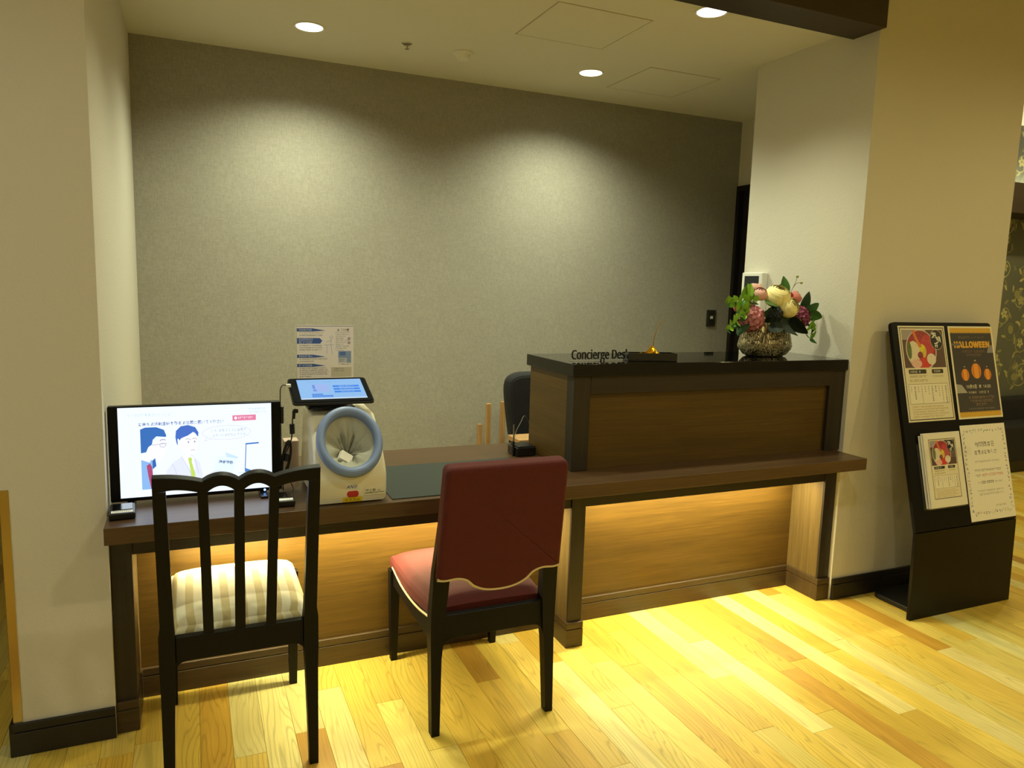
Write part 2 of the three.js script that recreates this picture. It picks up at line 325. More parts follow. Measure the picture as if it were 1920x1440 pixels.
// far end of the lobby beyond the pillar
{
  const sh = thing('light_shelf', 'dark wooden shelf box with hidden light high on the floral wall', 'shelf', [6.9, 2.17, -1.75]);
  obj('shelf_board', grainUV(bx(-2.6, 2.1, 0, 0.24, 0.0005, 0.3, 0.003), 'x'), M.beam, sh);
  obj('light_strip', bx(-2.5, 2.0, 0.2405, 0.25, 0.06, 0.09, 0.001), M.stripLens, sh);
  const l = new THREE.RectAreaLight(lin(...LIGHT.cove.color), LIGHT.cove.nits, 4.4, 0.03); l.position.set(-0.2, 0.256, 0.075); l.rotation.set(Math.PI / 2, 0, 0); sh.add(l);
  const c = thing('dark_bench', 'long black upholstered bench below the floral wall', 'bench', [6.9, 0, -1.74]);
  obj('seat', bx(-2.4, 1.9, 0.1, 0.42, 0.02, 0.34, 0.03), M.blackSoft, c);
  obj('backrest', bx(-2.4, 1.9, 0.3, 0.62, 0.005, 0.12, 0.03), M.blackSoft, c);
  obj('plinth', bx(-2.35, 1.85, 0, 0.1, 0.04, 0.3, 0.002), M.black, c);
}
// ---------------------------------------------------------------- low counter: worktop, posts, aprons, back panels, plinths
const YT = 0.74, ZS = 0.1638, ST = 0.0519, ZPO = -0.0204, ZPN = -0.2217;
const LP = [0.0008, 0.0622], MP = [1.6343, 1.6983], RP = [2.997, W - 0.0008];
{
  const c = thing('reception_counter', 'long low brown wooden counter with panelled knee spaces between the walls', 'counter', [0, 0, 0]);
  const top = obj('worktop', grainUV(bx(0.0055, 3.0383, YT - ST, YT, -0.6, ZS, 0.002), 'x'), M.worktop, c);
  for (const [a, b] of [LP, MP, RP]) {
    const p = obj('post', grainUV(bx(a, b, 0.104, YT - ST - 0.0005, ZPO - 0.012, ZPO, 0.0015), 'y'), M.frameV, c);
    obj('cheek', grainUV(bx(a + 0.0006, b - 0.0006, 0.104, YT - ST - 0.0005, -0.5, ZPO - 0.0122, 0), 'y'), M.cheek, p);
    const q0 = a === LP[0] ? 0.0008 : a - 0.0095, q1 = b === RP[1] ? b : b + 0.0045;
    obj('plinth', [grainUV(bx(q0, q1, 0.0005, 0.076, -0.5, -0.0094, 0.0015), 'x'), grainUV(bx(q0, q1, 0.0782, 0.1062, -0.5, -0.0094, 0.003), 'x'), bx(q0 + 0.004, q1 - 0.003, 0.074, 0.08, -0.49, -0.0135, 0)], M.plinth, p);
  }
  for (const [a, b] of [[LP[1], MP[0]], [MP[1], RP[0]]]) {
    obj('apron', grainUV(bx(a + 0.0005, b - 0.0005, 0.588, YT - ST - 0.0005, ZPO - 0.024, ZPO - 0.006, 0.0015), 'x'), M.frame, c);
    const p = obj('back_panel', grainUV(bx(a + 0.0005, b - 0.0005, 0.1, YT - ST - 0.0005, ZPN - 0.02, ZPN, 0), 'x'), M.panel, c);
    obj('plinth', [grainUV(bx(a + 0.0005, b - 0.0005, 0.0005, 0.076, ZPN - 0.02, -0.2097, 0.0015), 'x'), grainUV(bx(a + 0.0005, b - 0.0005, 0.0782, 0.1062, ZPN - 0.02, -0.2097, 0.003), 'x'), bx(a + 0.001, b - 0.001, 0.074, 0.08, ZPN - 0.01, -0.2145, 0)], M.plinth, p);
  }
  // LED strips under the worktop behind the aprons
  for (const [a, b] of [[0.2, 1.56], [1.76, 2.92]]) {
    obj('led_strip', bx(a, b, 0.601, 0.608, -0.128, -0.112, 0.001), M.stripLens, c);
    obj('light_batten', grainUV(bx(a, b, 0.6085, YT - ST - 0.0005, -0.129, -0.111, 0.001), 'x'), M.frame, c);
    const l = new THREE.RectAreaLight(lin(...LIGHT.strip.color), LIGHT.strip.nits, b - a, 0.014);
    l.position.set((a + b) / 2, 0.5995, -0.12); l.rotation.set(-Math.PI / 2, 0, 0); c.add(l);
  }
}
// ---------------------------------------------------------------- raised concierge counter on the worktop
const YB = 1.1716, YB0 = YB - 0.0494;
{
  const c = thing('concierge_counter', 'raised dark wooden counter box with a polished black stone top', 'counter', [0, YT, 0]);
  const y0 = 0.0004, y1 = YB0 - YT, zf = -0.0215, zb = -0.43, x0 = 1.6232, x1 = W - 0.001;
  obj('corner_post', grainUV(bx(x0, 1.6975, y0, y1, zf - 0.06, zf, 0.002), 'y'), M.frameV, c);
  obj('corner_post', grainUV(bx(2.972, x1, y0, y1, zf - 0.06, zf, 0.002), 'y'), M.frameV, c);
  obj('rail', grainUV(bx(1.6978, 2.9717, 1.049 - YT, y1, zf - 0.05, zf, 0.002), 'x'), M.frame, c);
  obj('front_panel', grainUV(bx(1.698, 2.9715, y0, 1.0488 - YT, zf - 0.05, zf - 0.018, 0), 'x'), M.panel, c);
  obj('side_panel', grainUV(bx(x0 + 0.0006, x0 + 0.025, y0, y1, zb, zf - 0.0605, 0.001), 'z'), M.panel, c);
  obj('inner_shelf', [grainUV(bx(x0 + 0.0255, x1, 0.13, 0.15, zb, zf - 0.0605, 0.001), 'x'), grainUV(bx(x1 - 0.02, x1, y0, y1, zb, zf - 0.0605, 0.001), 'y')], M.panel, c);
  obj('stone_top', bx(1.6104, x1, y1 + 0.0003, YB - YT, -0.4478, -0.0087, 0.003), M.granite, c);
}
// narrow light table on the staff side, right behind the counter
{
  const t = thing('side_table', 'narrow light wooden side table behind the raised counter', 'table', [2.06, 0, -0.68]);
  obj('table_top', grainUV(bx(-0.4, 0.38, 0.72, 0.745, -0.07, 0.07, 0.003), 'x'), M.lightWood, t);
  for (const [x, z] of [[-0.35, -0.045], [0.35, -0.045], [-0.35, 0.045], [0.35, 0.045]]) obj('leg', grainUV(bx(x - 0.015, x + 0.015, 0, 0.7195, z - 0.015, z + 0.015, 0.002), 'y'), M.lightWood, t);
}
// black office chair behind the counter, facing the lobby
{
  const t = thing('office_chair', 'black high backed office chair behind the raised counter', 'chair', [2.095, 0, -1.04]);
  const s = new THREE.Shape(); s.moveTo(-0.17, 0.5); s.bezierCurveTo(-0.22, 0.75, -0.235, 0.9, -0.225, 0.92); s.quadraticCurveTo(-0.22, 0.975, -0.14, 0.985); s.quadraticCurveTo(0, 0.99, 0.14, 0.985); s.quadraticCurveTo(0.22, 0.975, 0.225, 0.92); s.bezierCurveTo(0.235, 0.9, 0.22, 0.75, 0.17, 0.5); s.closePath();
  obj('backrest', extr(s, 0.09, 0.03, 12, 3).translate(0, 0, -0.29), M.blackSoft, t);
  obj('seat', bx(-0.24, 0.24, 0.42, 0.5, -0.22, 0.25, 0.03), M.blackSoft, t);
  obj('column', place(cyl(0.03, 0.03, 0.32, 16), 0, 0.26, 0), M.black, t);
  const b = obj('base', [0, 1, 2, 3, 4].map((k) => place(bx(0, 0.26, 0.06, 0.1, -0.022, 0.022, 0.008), 0, 0, 0, 0, k * 1.2566 + 0.3, 0)), M.black, t);
  for (let k = 0; k < 5; k++) { const a = -(k * 1.2566 + 0.3); obj('castor', place(cyl(0.028, 0.028, 0.04, 16), 0.25 * Math.cos(a), 0.028, 0.25 * Math.sin(a), Math.PI / 2, 0, 0), M.black, b); }
}
// light wooden stand whose posts show over the counter
{
  const t = thing('wooden_stand', 'light wooden stand with square posts behind the counter', 'stand', [2.005, 0, -1.66]);
  for (const [x, z, h] of [[-0.1, 0.04, 0.752], [-0.006, 0.04, 0.762], [-0.1, -0.1, 0.6], [0.12, -0.1, 0.6]]) obj('post', grainUV(bx(x - 0.0135, x + 0.0135, 0, h, z - 0.0135, z + 0.0135, 0.002), 'y'), M.lightWood, t);
  obj('rail', [bx(-0.0865, -0.0195, 0.2, 0.23, 0.03, 0.05, 0.002), bx(-0.11, -0.09, 0.2, 0.23, -0.0865, 0.0265, 0.002), bx(-0.0865, 0.1065, 0.2, 0.23, -0.11, -0.09, 0.002)], M.lightWood, t);
}
// ---------------------------------------------------------------- chairs
function fillet(x, y, z, r, d, flip) {   // rounded inner corner under a rail
  const s = new THREE.Shape(); s.moveTo(0, 0); s.lineTo(r, 0); s.quadraticCurveTo(0, 0, 0, -r); s.closePath();
  const g = extr(s, d, 0, 8); if (flip) { g.scale(-1, 1, 1); const p = g.attributes.position.array, n = g.attributes.normal.array; for (let i = 0; i < p.length; i += 9) for (let k = 0; k < 3; k++) { [p[i + 3 + k], p[i + 6 + k]] = [p[i + 6 + k], p[i + 3 + k]]; [n[i + 3 + k], n[i + 6 + k]] = [n[i + 6 + k], n[i + 3 + k]]; } }
  return g.translate(x, y, z - d / 2);
}
{
  const stripe = canvasTex(512, 512, (x, w, h) => {
    x.fillStyle = '#e8e2c6'; x.fillRect(0, 0, w, h);
    for (let i = 0; i < 4; i++) { x.fillStyle = '#c9b988'; x.fillRect(i * 128, 0, 60, h); }
    for (let k = 0; k < 5000; k++) { x.fillStyle = k % 2 ? 'rgba(255,255,255,0.07)' : 'rgba(90,70,20,0.07)'; x.fillRect(rnd() * w, rnd() * h, 2, 6); }
  });
  stripe.wrapS = stripe.wrapT = THREE.RepeatWrapping; stripe.repeat.set(1 / 0.2, 1 / 0.2);
  M.stripe = std(0xffffff, 0.75, { map: stripe });
  const t = thing('slat_back_chair', 'dark wooden chair with a scalloped slat back and striped cream seat', 'chair', [0.363, 0, 0]);
  // z of the back plane over height
  const zb = (y) => (y < 0.45 ? 0.335 : 0.335 + (y - 0.45) * 0.14);
  for (const s of [-1, 1]) {
    const p = obj('rear_post', grainUV(loft([[s * 0.2, 0, 0.35, 0.026, 0.03], [s * 0.197, 0.3, 0.337, 0.036, 0.036], [s * 0.196, 0.38, 0.334, 0.042, 0.038], [s * 0.196, 0.47, 0.334, 0.042, 0.036], [s * 0.194, 0.5, zb(0.5), 0.036, 0.032], [s * 0.197, 0.7, zb(0.7), 0.034, 0.028], [s * 0.2, 0.9, zb(0.9), 0.032, 0.026]]), 'y'), M.darkChair, t);
    obj('front_leg', grainUV(loft([[s * 0.199, 0, -0.135, 0.026, 0.026], [s * 0.2, 0.36, -0.132, 0.036, 0.036], [s * 0.2, 0.43, -0.132, 0.036, 0.036]]), 'y'), M.darkChair, t);
    obj('side_rail', grainUV(bx(s * 0.199 - 0.011, s * 0.199 + 0.011, 0.37, 0.43, -0.114, 0.315, 0.003), 'z'), M.darkChair, t);
  }
  obj('rear_rail', [grainUV(bx(-0.175, 0.175, 0.388, 0.462, 0.322, 0.346, 0.003), 'x'), fillet(-0.178, 0.39, 0.334, 0.04, 0.024), fillet(0.178, 0.39, 0.334, 0.04, 0.024, true)], M.darkChair, t);
  obj('front_rail', grainUV(bx(-0.182, 0.182, 0.37, 0.43, -0.145, -0.123, 0.003), 'x'), M.darkChair, t);
  // scalloped crest rail
  const cus = [-0.094, -0.001, 0.092], e = 0.216, yc = 0.0, s = new THREE.Shape(), hgt = 0.03;
  s.moveTo(-e, 0.944); s.quadraticCurveTo(-0.15, 0.944, cus[0], 0.925); s.quadraticCurveTo((cus[0] + cus[1]) / 2, 0.958, cus[1], 0.923); s.quadraticCurveTo((cus[1] + cus[2]) / 2, 0.958, cus[2], 0.925); s.quadraticCurveTo(0.15, 0.944, e, 0.944);
  s.lineTo(e, 0.9); s.lineTo(0.184, 0.905); s.quadraticCurveTo(0.15, 0.909, cus[2] + 0.012, 0.895); s.lineTo(cus[2] - 0.012, 0.893); s.quadraticCurveTo((cus[1] + cus[2]) / 2, 0.925, cus[1] + 0.012, 0.893); s.lineTo(cus[1] - 0.012, 0.893); s.quadraticCurveTo((cus[0] + cus[1]) / 2, 0.925, cus[0] + 0.012, 0.893); s.lineTo(cus[0] - 0.012, 0.895); s.quadraticCurveTo(-0.15, 0.909, -0.184, 0.905); s.lineTo(-e, 0.9); s.closePath();
  const cr = extr(s, 0.03, 0.003, 14, 2).translate(0, -0.9, -0.015); place(cr, 0, 0.9, zb(0.9), 0.14, 0, 0);
  obj('crest_rail', grainUV(cr, 'x'), M.darkChair, t);
  [[-0.094, -0.087], [-0.001, -0.002], [0.092, 0.083]].forEach(([a, b]) => obj('slat', grainUV(loft([[b, 0.455, 0.336, 0.028, 0.014], [(a + b) / 2, 0.7, zb(0.7), 0.027, 0.014], [a, 0.9, zb(0.9), 0.026, 0.014]]), 'y'), M.darkChair, t));
  // cushion: crowned, bulging over the rails
  const n = 24, g = new THREE.BoxGeometry(0.405, 0.1, 0.43, n, 6, n), p = g.attributes.position, uv = g.attributes.uv;
  for (let i = 0; i < p.count; i++) {
    const x = p.getX(i) / 0.2025, y = p.getY(i) / 0.05, z = p.getZ(i) / 0.215, k = Math.pow(Math.max(0, 1 - Math.pow(Math.abs(x), 4)), 0.45) * Math.pow(Math.max(0, 1 - Math.pow(Math.abs(z), 4)), 0.45);
    uv.setXY(i, p.getX(i) + 0.5, p.getZ(i) + p.getY(i) + 0.5);
    const pinch = 1 - 0.06 * (1 - Math.abs(y) * 0 - k) * Math.max(0, y);
    p.setXYZ(i, p.getX(i) * pinch, y > 0 ? 0.005 + y * 0.052 * (0.25 + 0.75 * k) : y * 0.022, p.getZ(i) * pinch);
  }
  g.computeVertexNormals();
  obj('seat_cushion', plain(g).translate(0, 0.4525, 0.092), M.stripe, t);
}
{
  const t = thing('upholstered_chair', 'dark wooden chair with red velvet back and seat edged in cream piping', 'chair', [1.155, 0, 0]);
  const zb = (y) => 0.345 + Math.max(0, y - 0.42) * 0.15;
  for (const s of [-1, 1]) {
    obj('rear_leg', grainUV(loft([[s * 0.206, 0, 0.352, 0.027, 0.034], [s * 0.203, 0.26, 0.335, 0.036, 0.04], [s * 0.2, 0.32, 0.332, 0.044, 0.042], [s * 0.198, 0.41, 0.335, 0.05, 0.042], [s * 0.192, 0.56, zb(0.56) - 0.012, 0.056, 0.03], [s * 0.18, 0.85, zb(0.85) - 0.014, 0.04, 0.022]]), 'y'), M.darkChair, t);
    obj('front_leg', grainUV(loft([[s * 0.208, 0, -0.172, 0.024, 0.026], [s * 0.208, 0.3, -0.17, 0.036, 0.038], [s * 0.208, 0.37, -0.17, 0.038, 0.04]]), 'y'), M.darkChair, t);
    // side rail, lower in the middle
    const q = new THREE.Shape(); q.moveTo(-0.15, 0.312); q.lineTo(0.312, 0.312); q.lineTo(0.312, 0.385); q.quadraticCurveTo(0.1, 0.345, -0.15, 0.38); q.closePath();
    const sr = extr(q, 0.022, 0.002, 12); sr.rotateY(-Math.PI / 2); sr.translate(s * 0.206 + 0.011, 0, 0);
    obj('side_rail', grainUV(sr, 'z'), M.darkChair, t);
    obj('seat_piping', tube([[s * 0.219, 0.385, -0.15], [s * 0.221, 0.368, -0.03], [s * 0.221, 0.364, 0.08], [s * 0.22, 0.372, 0.2], [s * 0.217, 0.389, 0.31]], 0.004, 30, 6), M.piping, t);
  }
  obj('rear_rail', [grainUV(bx(-0.178, 0.178, 0.318, 0.4, 0.318, 0.345, 0.003), 'x'), fillet(-0.181, 0.32, 0.332, 0.045, 0.027), fillet(0.181, 0.32, 0.332, 0.045, 0.027, true)], M.darkChair, t);
  obj('front_rail', grainUV(bx(-0.19, 0.19, 0.312, 0.372, -0.182, -0.158, 0.003), 'x'), M.darkChair, t);
  // seat
  const n = 24, g = new THREE.BoxGeometry(0.44, 0.09, 0.51, n, 6, n), p = g.attributes.position, uv = g.attributes.uv;
  for (let i = 0; i < p.count; i++) {
    const x = p.getX(i) / 0.22, y = p.getY(i) / 0.045, z = p.getZ(i) / 0.255, k = Math.pow(Math.max(0, 1 - Math.pow(Math.abs(x), 4)), 0.5) * Math.pow(Math.max(0, 1 - Math.pow(Math.abs(z), 4)), 0.5);
    uv.setXY(i, p.getX(i), p.getZ(i) + p.getY(i));
    const w = 1 - 0.1 * Math.max(0, z) * 1, dip = y < 0 ? -0.012 * (1 - z * z) * Math.abs(x) ** 6 : 0;
    p.setXYZ(i, p.getX(i) * w * (1 - 0.03 * (1 - k) * Math.max(0, y)), y > 0 ? y * 0.05 * (0.3 + 0.7 * k) + 0.004 * (1 - x * x) : y * 0.02 + dip, p.getZ(i));
  }
  g.computeVertexNormals();
  obj('seat', plain(g).translate(0, 0.4, 0.062), M.velvet, t);
  // backrest with a curved lower edge
  const w0 = 0.206, w1 = 0.216, s = new THREE.Shape();
  s.moveTo(-w1, 0.545); s.lineTo(-w0 - 0.002, 0.9); s.quadraticCurveTo(-w0, 0.922, -w0 + 0.02, 0.923); s.lineTo(w0 - 0.02, 0.923); s.quadraticCurveTo(w0, 0.922, w0 + 0.002, 0.9); s.lineTo(w1, 0.545);
  const low = [[0.216, 0.545], [0.19, 0.54], [0.15, 0.542], [0.118, 0.532], [0.09, 0.507], [0.05, 0.49], [0, 0.485], [-0.05, 0.49], [-0.09, 0.507], [-0.118, 0.532], [-0.15, 0.542], [-0.19, 0.54], [-0.216, 0.545]];
  const cv = new THREE.SplineCurve(low.map((q) => new THREE.Vector2(...q))).getPoints(48); cv.slice(1).forEach((q) => s.lineTo(q.x, q.y)); s.closePath();
  const b = extr(s, 0.062, 0.016, 12, 4).translate(0, -0.54, -0.031); place(b, 0, 0.54, zb(0.54) + 0.002, 0.15, 0, 0);
  const bp = b.attributes.position, buv = b.attributes.uv; for (let i = 0; i < bp.count; i++) buv.setXY(i, bp.getX(i), bp.getY(i) + bp.getZ(i));
  obj('backrest', b, M.velvet, t);
  const rearFace = 0.031;
  obj('back_piping', tube(cv.map((q) => { const dy = q.y - 0.54 + 0.003, c = Math.cos(0.15), si = Math.sin(0.15); return [q.x, 0.54 + dy * c - (rearFace - 0.012) * si, zb(0.54) + 0.002 + dy * si + (rearFace - 0.012) * c + 0.006]; }), 0.0052, 120, 8), M.piping, t);
}
// ---------------------------------------------------------------- writing: strokes on a ten by ten grid for the Japanese characters
const KANA = {
  お: '1353 3128293847 3746576879695859 7284', 持: '0333 21293918 0745 4282 6164 3494 3696 74797868 5567', ち: '1373 4126 26456587684959', の: '52372839486272838588699', 活: '1122 0324 0927 8142 3494 6166 46868989 46498 9', 動: '4212 0333 3128 1444471714 1545 0848 5393899879 7249', 量: '3171737131 3272 0494 2575787525 5559 1878 0999', 計: '1121 0333 1434 1535 1636 3638193617 5595 7279', を: '1272 4125354565 7543474969', 所: '0141 1342 1316 1343 4353 6252 5293 5549 5595 7579', 定: '5152 121 3 1282 2474 4448 4676 3528 2889', 位: '3112 2229 6162 4393 5568 8567 3999', 置: '1191921291 3132 7172 1393 5154 2575787525 2676 1419 1999', に: '1219 4383 487989', い: '12171829 7286', て: '1282 8253566889', く: '7235 3578', だ: '0242 3119 5373 567687 8191', さ: '1373 5175 2637496979', デ: '2262 1474 4446 4659 28 8192', ー: '1585', タ: '4114 4282 8268 6829 3566', ブ: '1262 6265 6529 7181', レ: '2129 2986', ッ: '2436 5466 8469 6949', ト: '3139 3557', 閲: '0141 0109 0121 5191 9199 3545 4757 3767 5457 38', 覧: '1141 0131 3191 1434 1474 1515 3838 3958 6979', 専: '1282 5155 2373 2377 0696 6869', 用: '2129 2181 8189 2383 2585 5159', 健: '2112 1219 3131 3494 5282 6168 4696 3395', 康: '5152 1292 1229 3464 5459 2575 3676 3728', 診: '1121 0333 1434 1636 36381 7 6142 6194 7354 8264 8455 9568', 断: '1119 1949 3138 1545 2343 6171 6165 5595 7579', え: '4151 2262 6219 4778 8999', 去: '2272 5155 1595 5529 2979 6788', 年: '3112 2282 2585 1897 5259 2225', よ: '5156 5373 56384868 7889', り: '2125 6166 6639', は: '1119 3373 5158 5849 5879', 少: '5156 2314 7384 8349', し: '3138 3848 4886', 血: '4132 2383 2328 8388 4348 6368 0999', 糖: '3139 0444 1122 5131 3416 3436 6171 5292 5259 6484 7166 6989 6689', が: '1363 4129 6368 6858 8194 7192', 上: '5159 5585 0999', っ: '2565 6578 7849', ま: '1272 1474 5158 5838 3849 7889', た: '1242 3119 5474 5787', ん: '5119 1946 4658 5888', で: '1272 7246 4668 7374 8384', す: '1282 5156 5646 4657 5739', な: '1242 3126 6173 5458 5838 3879', か: '1353 4119 5358 8295', 月: '3128 3171 7179 2949 3373 3575', 日: '2129 2171 7179 2575 2979', 木: '1393 5159 5318 5388', 予: '2171 7154 3565 1595 5559', 約: '3115 1535 2519 2618 3647 6152 5292 9289 6577', 訪: '1121 0333 1434 1636 6162 4393 6359 6585 8579', 問: '0109 0141 0343 5191 9199 5393 3666 3638 6668', 理: '0131 0434 1128 0838 4181 4185 8185 4385 6199 4797', 容: '5152 1213 1292 3324 6384 5428 5488 3767 3739 6769', 変: '5152 1292 4346 6366 2315 7385 3718 3777 7739 4899', 更: '1191 2282 2286 8286 2484 5156 5638 4899', 知: '2113 1242 0444 3139 3148 5383 5358 8388 5888', ら: '4153 2126 2646 6778 7869', せ: '1383 7176 2129 2979', 海: '1122 0324 0927 4132 3292 4348 3848 8389 3695 5355', 鮮: '2112 1232 1336 3336 1535 0949 5161 8171 5393 5595 4797 7199', 丼: '1282 1686 3139 7179', 緊: '1141 1115 5181 8155 3546 3556 2747 5759 3728 7788', 急: '3112 2262 6254 2484 2474 2676 2838 4849 7889', 停: '2112 1219 6162 3292 4474 3597 6679 6959', 止: '5158 5484 2428 0999', 之: '5152 2272 7228 2839 3999', 助: '1117 1141 4147 1343 1545 0848 5393 9389 7159', 季: '6122 2282 5185 3555 5558 1696', 節: '2112 1131 6152 5181 1434 1448 3448 6474 6479 9499', バ: '3216 6287 8183 9193', ザ: '1373 3135 6159 8192', キ: '2373 2676 4159', ン: '1224 1885', グ: '3115 3171 7129 8192', 締: '2115 1535 2529 6162 4292 4494 5459 5565 8589 7279', 切: '1333 2127 2746 5292 9289 7248', 約2: '', 火: '5128 5389 2435 8475', 注: '1122 0324 0927 6162 4393 4595 6369 3999', 意: '5152 2282 3334 6364 1494 3575 3577 7577 2939 4959 7989', あ: '1262 4129 6318 1838 3875 7579', ご: '2262 2879 7181 8191', け: '1119 3383 7176 7659', 閉: '0109 0141 5191 9199 3474 5459 5538', 回: '1119 1191 9199 1999 3373 3376 7376 3676', 前: '3142 7162 0393 1519 1545 4549 6568 8589', 時: '1129 1141 4149 1545 6191 5393 4595 8589 5677', 館: '2113 2143 1444 1549 5161 5298 6164 6464', 内: '1219 1292 9299 5155 5538 5578', 様: '2129 0343 2316 6171 4393 5595 6199 5677', 人: '5118 5189', 食: '5114 5194 3363 2474 2479 7476 4979',
};
function jp(x, s, px, py, size, weight = 0.1, latin = 'sans-serif') {
  x.lineCap = 'round'; x.lineJoin = 'round';
  let cx = px;
  for (const ch of s) {
    const k = KANA[ch];
    if (k) {
      x.lineWidth = size * weight; x.strokeStyle = x.fillStyle;
      for (const st of k.split(' ')) { if (st.length < 4) continue; x.beginPath(); for (let i = 0; i + 1 < st.length; i += 2) { const a = cx + (+st[i] / 10 + 0.03) * size * 0.96, b = py - size * 0.86 + (+st[i + 1] / 10) * size * 0.96; i ? x.lineTo(a, b) : x.moveTo(a, b); } x.stroke(); }
      cx += size * 1.02;
    } else { x.font = (weight > 0.11 ? 'bold ' : '') + size + 'px ' + latin; x.fillText(ch, cx, py); cx += x.measureText(ch).width + size * 0.04; }
  }
  return cx;
}
function jpWidth(x, s, size) { let w = 0; x.font = size + 'px sans-serif'; for (const ch of s) w += KANA[ch] ? size * 1.02 : x.measureText(ch).width + size * 0.04; return w; }
const jpMid = (x, s, cx, py, size, weight, latin) => jp(x, s, cx - jpWidth(x, s, size) / 2, py, size, weight, latin);
// print too small to read in the photograph: short ticks in a row
function ticks(x, x0, x1, y, h, color) { x.fillStyle = color; let a = x0; while (a < x1) { const w = h * (0.35 + 0.4 * rnd()); x.fillRect(a, y - h * (0.75 + 0.25 * rnd()), Math.min(w, x1 - a), h * 0.28); if (rnd() < 0.7) x.fillRect(a + w * 0.3, y - h, h * 0.16, h); if (rnd() < 0.6) x.fillRect(a, y - h * 0.22, w, h * 0.2); a += w + h * (rnd() < 0.1 ? 0.7 : 0.25); } }

// ---------------------------------------------------------------- television on the worktop
const ell = (x, a, b, rx, ry, rot = 0) => { x.beginPath(); x.ellipse(a, b, rx, ry, rot, 0, 6.2832); };
const fillPoly = (x, pts, c) => { x.fillStyle = c; x.beginPath(); pts.forEach((p, i) => (i ? x.lineTo(...p) : x.moveTo(...p))); x.closePath(); x.fill(); };
const tvTex = canvasTex(1280, 720, (x, w, h) => {
  x.fillStyle = '#f2fafe'; x.fillRect(0, 0, w, h);
  x.fillStyle = '#c3cddc'; jp(x, 'データ閲覧専用タブレット2', 72, 74, 27, 0.07);
  ticks(x, 1080, 1225, 52, 16, '#c6cfe2'); ticks(x, 1080, 1225, 78, 16, '#ccd5e6');
  x.fillStyle = '#6c74a6'; jp(x, 'お持ちの活動量計を所定の位置に置いてください', 158, 148, 31.5, 0.095);
  x.fillStyle = '#e7809a'; x.fillRect(938, 92, 205, 46); x.fillStyle = '#fff'; ell(x, 966, 115, 12, 12); x.fill(); ticks(x, 988, 1128, 124, 19, '#fdeef2');
  // man on the left, cropped by the picture edge
  x.save(); x.beginPath(); x.rect(172, 162, 118 + 96, 500); x.clip();
  fillPoly(x, [[172, 372], [262, 430], [290, 520], [300, 662], [172, 662]], '#8fb6e4');
  fillPoly(x, [[172, 340], [232, 318], [262, 400], [240, 446], [172, 420]], '#f6f2f2');
  fillPoly(x, [[206, 300], [250, 290], [378, 250], [384, 330], [360, 400], [322, 440], [262, 420]], '#f8f2f2');
  fillPoly(x, [[172, 176], [210, 162], [300, 162], [362, 186], [380, 232], [376, 244], [300, 236], [270, 262], [262, 300], [232, 320], [214, 360], [172, 366]], '#3f6fb2');
  x.strokeStyle = '#b9b2c2'; x.lineWidth = 4; x.beginPath(); x.moveTo(262, 306); x.lineTo(330, 300); x.lineTo(384, 296); x.stroke(); ell(x, 350, 310, 24, 16); x.stroke();
  x.strokeStyle = '#4a5a86'; x.beginPath(); x.moveTo(328, 272); x.quadraticCurveTo(350, 256, 372, 270); x.stroke();
  fillPoly(x, [[262, 430], [284, 412], [292, 470], [280, 520], [262, 506]], '#3a69ac');
  fillPoly(x, [[214, 470], [240, 452], [256, 480], [268, 640], [246, 662], [226, 560]], '#b04a6c');
  x.restore();
  fillPoly(x, [[262, 500], [300, 470], [300, 662], [262, 662]], '#eef6fd');
  // second man in a grey suit
  fillPoly(x, [[366, 600], [372, 520], [430, 456], [520, 400], [590, 400], [650, 470], [672, 560], [680, 662], [366, 662]], '#e6e6ee');
  fillPoly(x, [[500, 404], [560, 400], [600, 420], [612, 520], [588, 560], [540, 480]], '#fbfcff');
  fillPoly(x, [[474, 270], [498, 240], [600, 210], [636, 240], [640, 320], [622, 384], [596, 402], [540, 396], [500, 340], [470, 330]], '#fbf3f0');
  fillPoly(x, [[454, 250], [460, 200], [500, 164], [560, 156], [620, 176], [646, 220], [642, 256], [616, 222], [600, 214], [560, 240], [510, 258], [496, 266], [488, 280], [478, 262], [470, 268], [472, 320], [462, 300]], '#4b70bc');
  fillPoly(x, [[552, 430], [572, 420], [588, 436], [582, 456], [610, 560], [606, 600], [580, 590], [562, 470]], '#c4dc62');
  x.strokeStyle = '#8c8ca4'; x.lineWidth = 3; for (const [a, b] of [[560, 274], [612, 272]]) { x.beginPath(); x.moveTo(a - 22, b); x.quadraticCurveTo(a, b - 14, a + 20, b + 4); x.stroke(); x.fillStyle = '#9a9ab4'; ell(x, a, b + 22, 6, 8); x.fill(); }
  x.beginPath(); x.moveTo(578, 366); x.quadraticCurveTo(596, 356, 612, 366); x.stroke();
  x.strokeStyle = '#bdbdd0'; x.lineWidth = 3; x.beginPath(); x.moveTo(500, 410); x.lineTo(560, 520); x.lineTo(600, 660); x.moveTo(420, 470); x.quadraticCurveTo(470, 540, 450, 640); x.moveTo(612, 440); x.lineTo(640, 560); x.stroke();
  // speech balloon
  x.strokeStyle = '#d9c8cf'; x.lineWidth = 3; ell(x, 886, 232, 208, 58); x.stroke(); x.beginPath(); x.moveTo(716, 268); x.lineTo(694, 296); x.lineTo(750, 280); x.stroke();
  x.fillStyle = '#a9a6b8'; jp(x, 'いえ、去年より少し血糖が', 752, 222, 26, 0.07); jp(x, '上がったのがなんですが…', 760, 262, 26, 0.07);
  // sheet in his hands
  fillPoly(x, [[868, 396], [980, 442], [960, 476], [880, 440]], '#cfe3ec');
  fillPoly(x, [[800, 420], [968, 456], [930, 580], [760, 560]], '#e9f4f6'); x.save(); x.translate(812, 484); x.rotate(0.12); x.fillStyle = '#5b7398'; jp(x, '健康診断', 0, 0, 31, 0.13); x.restore();
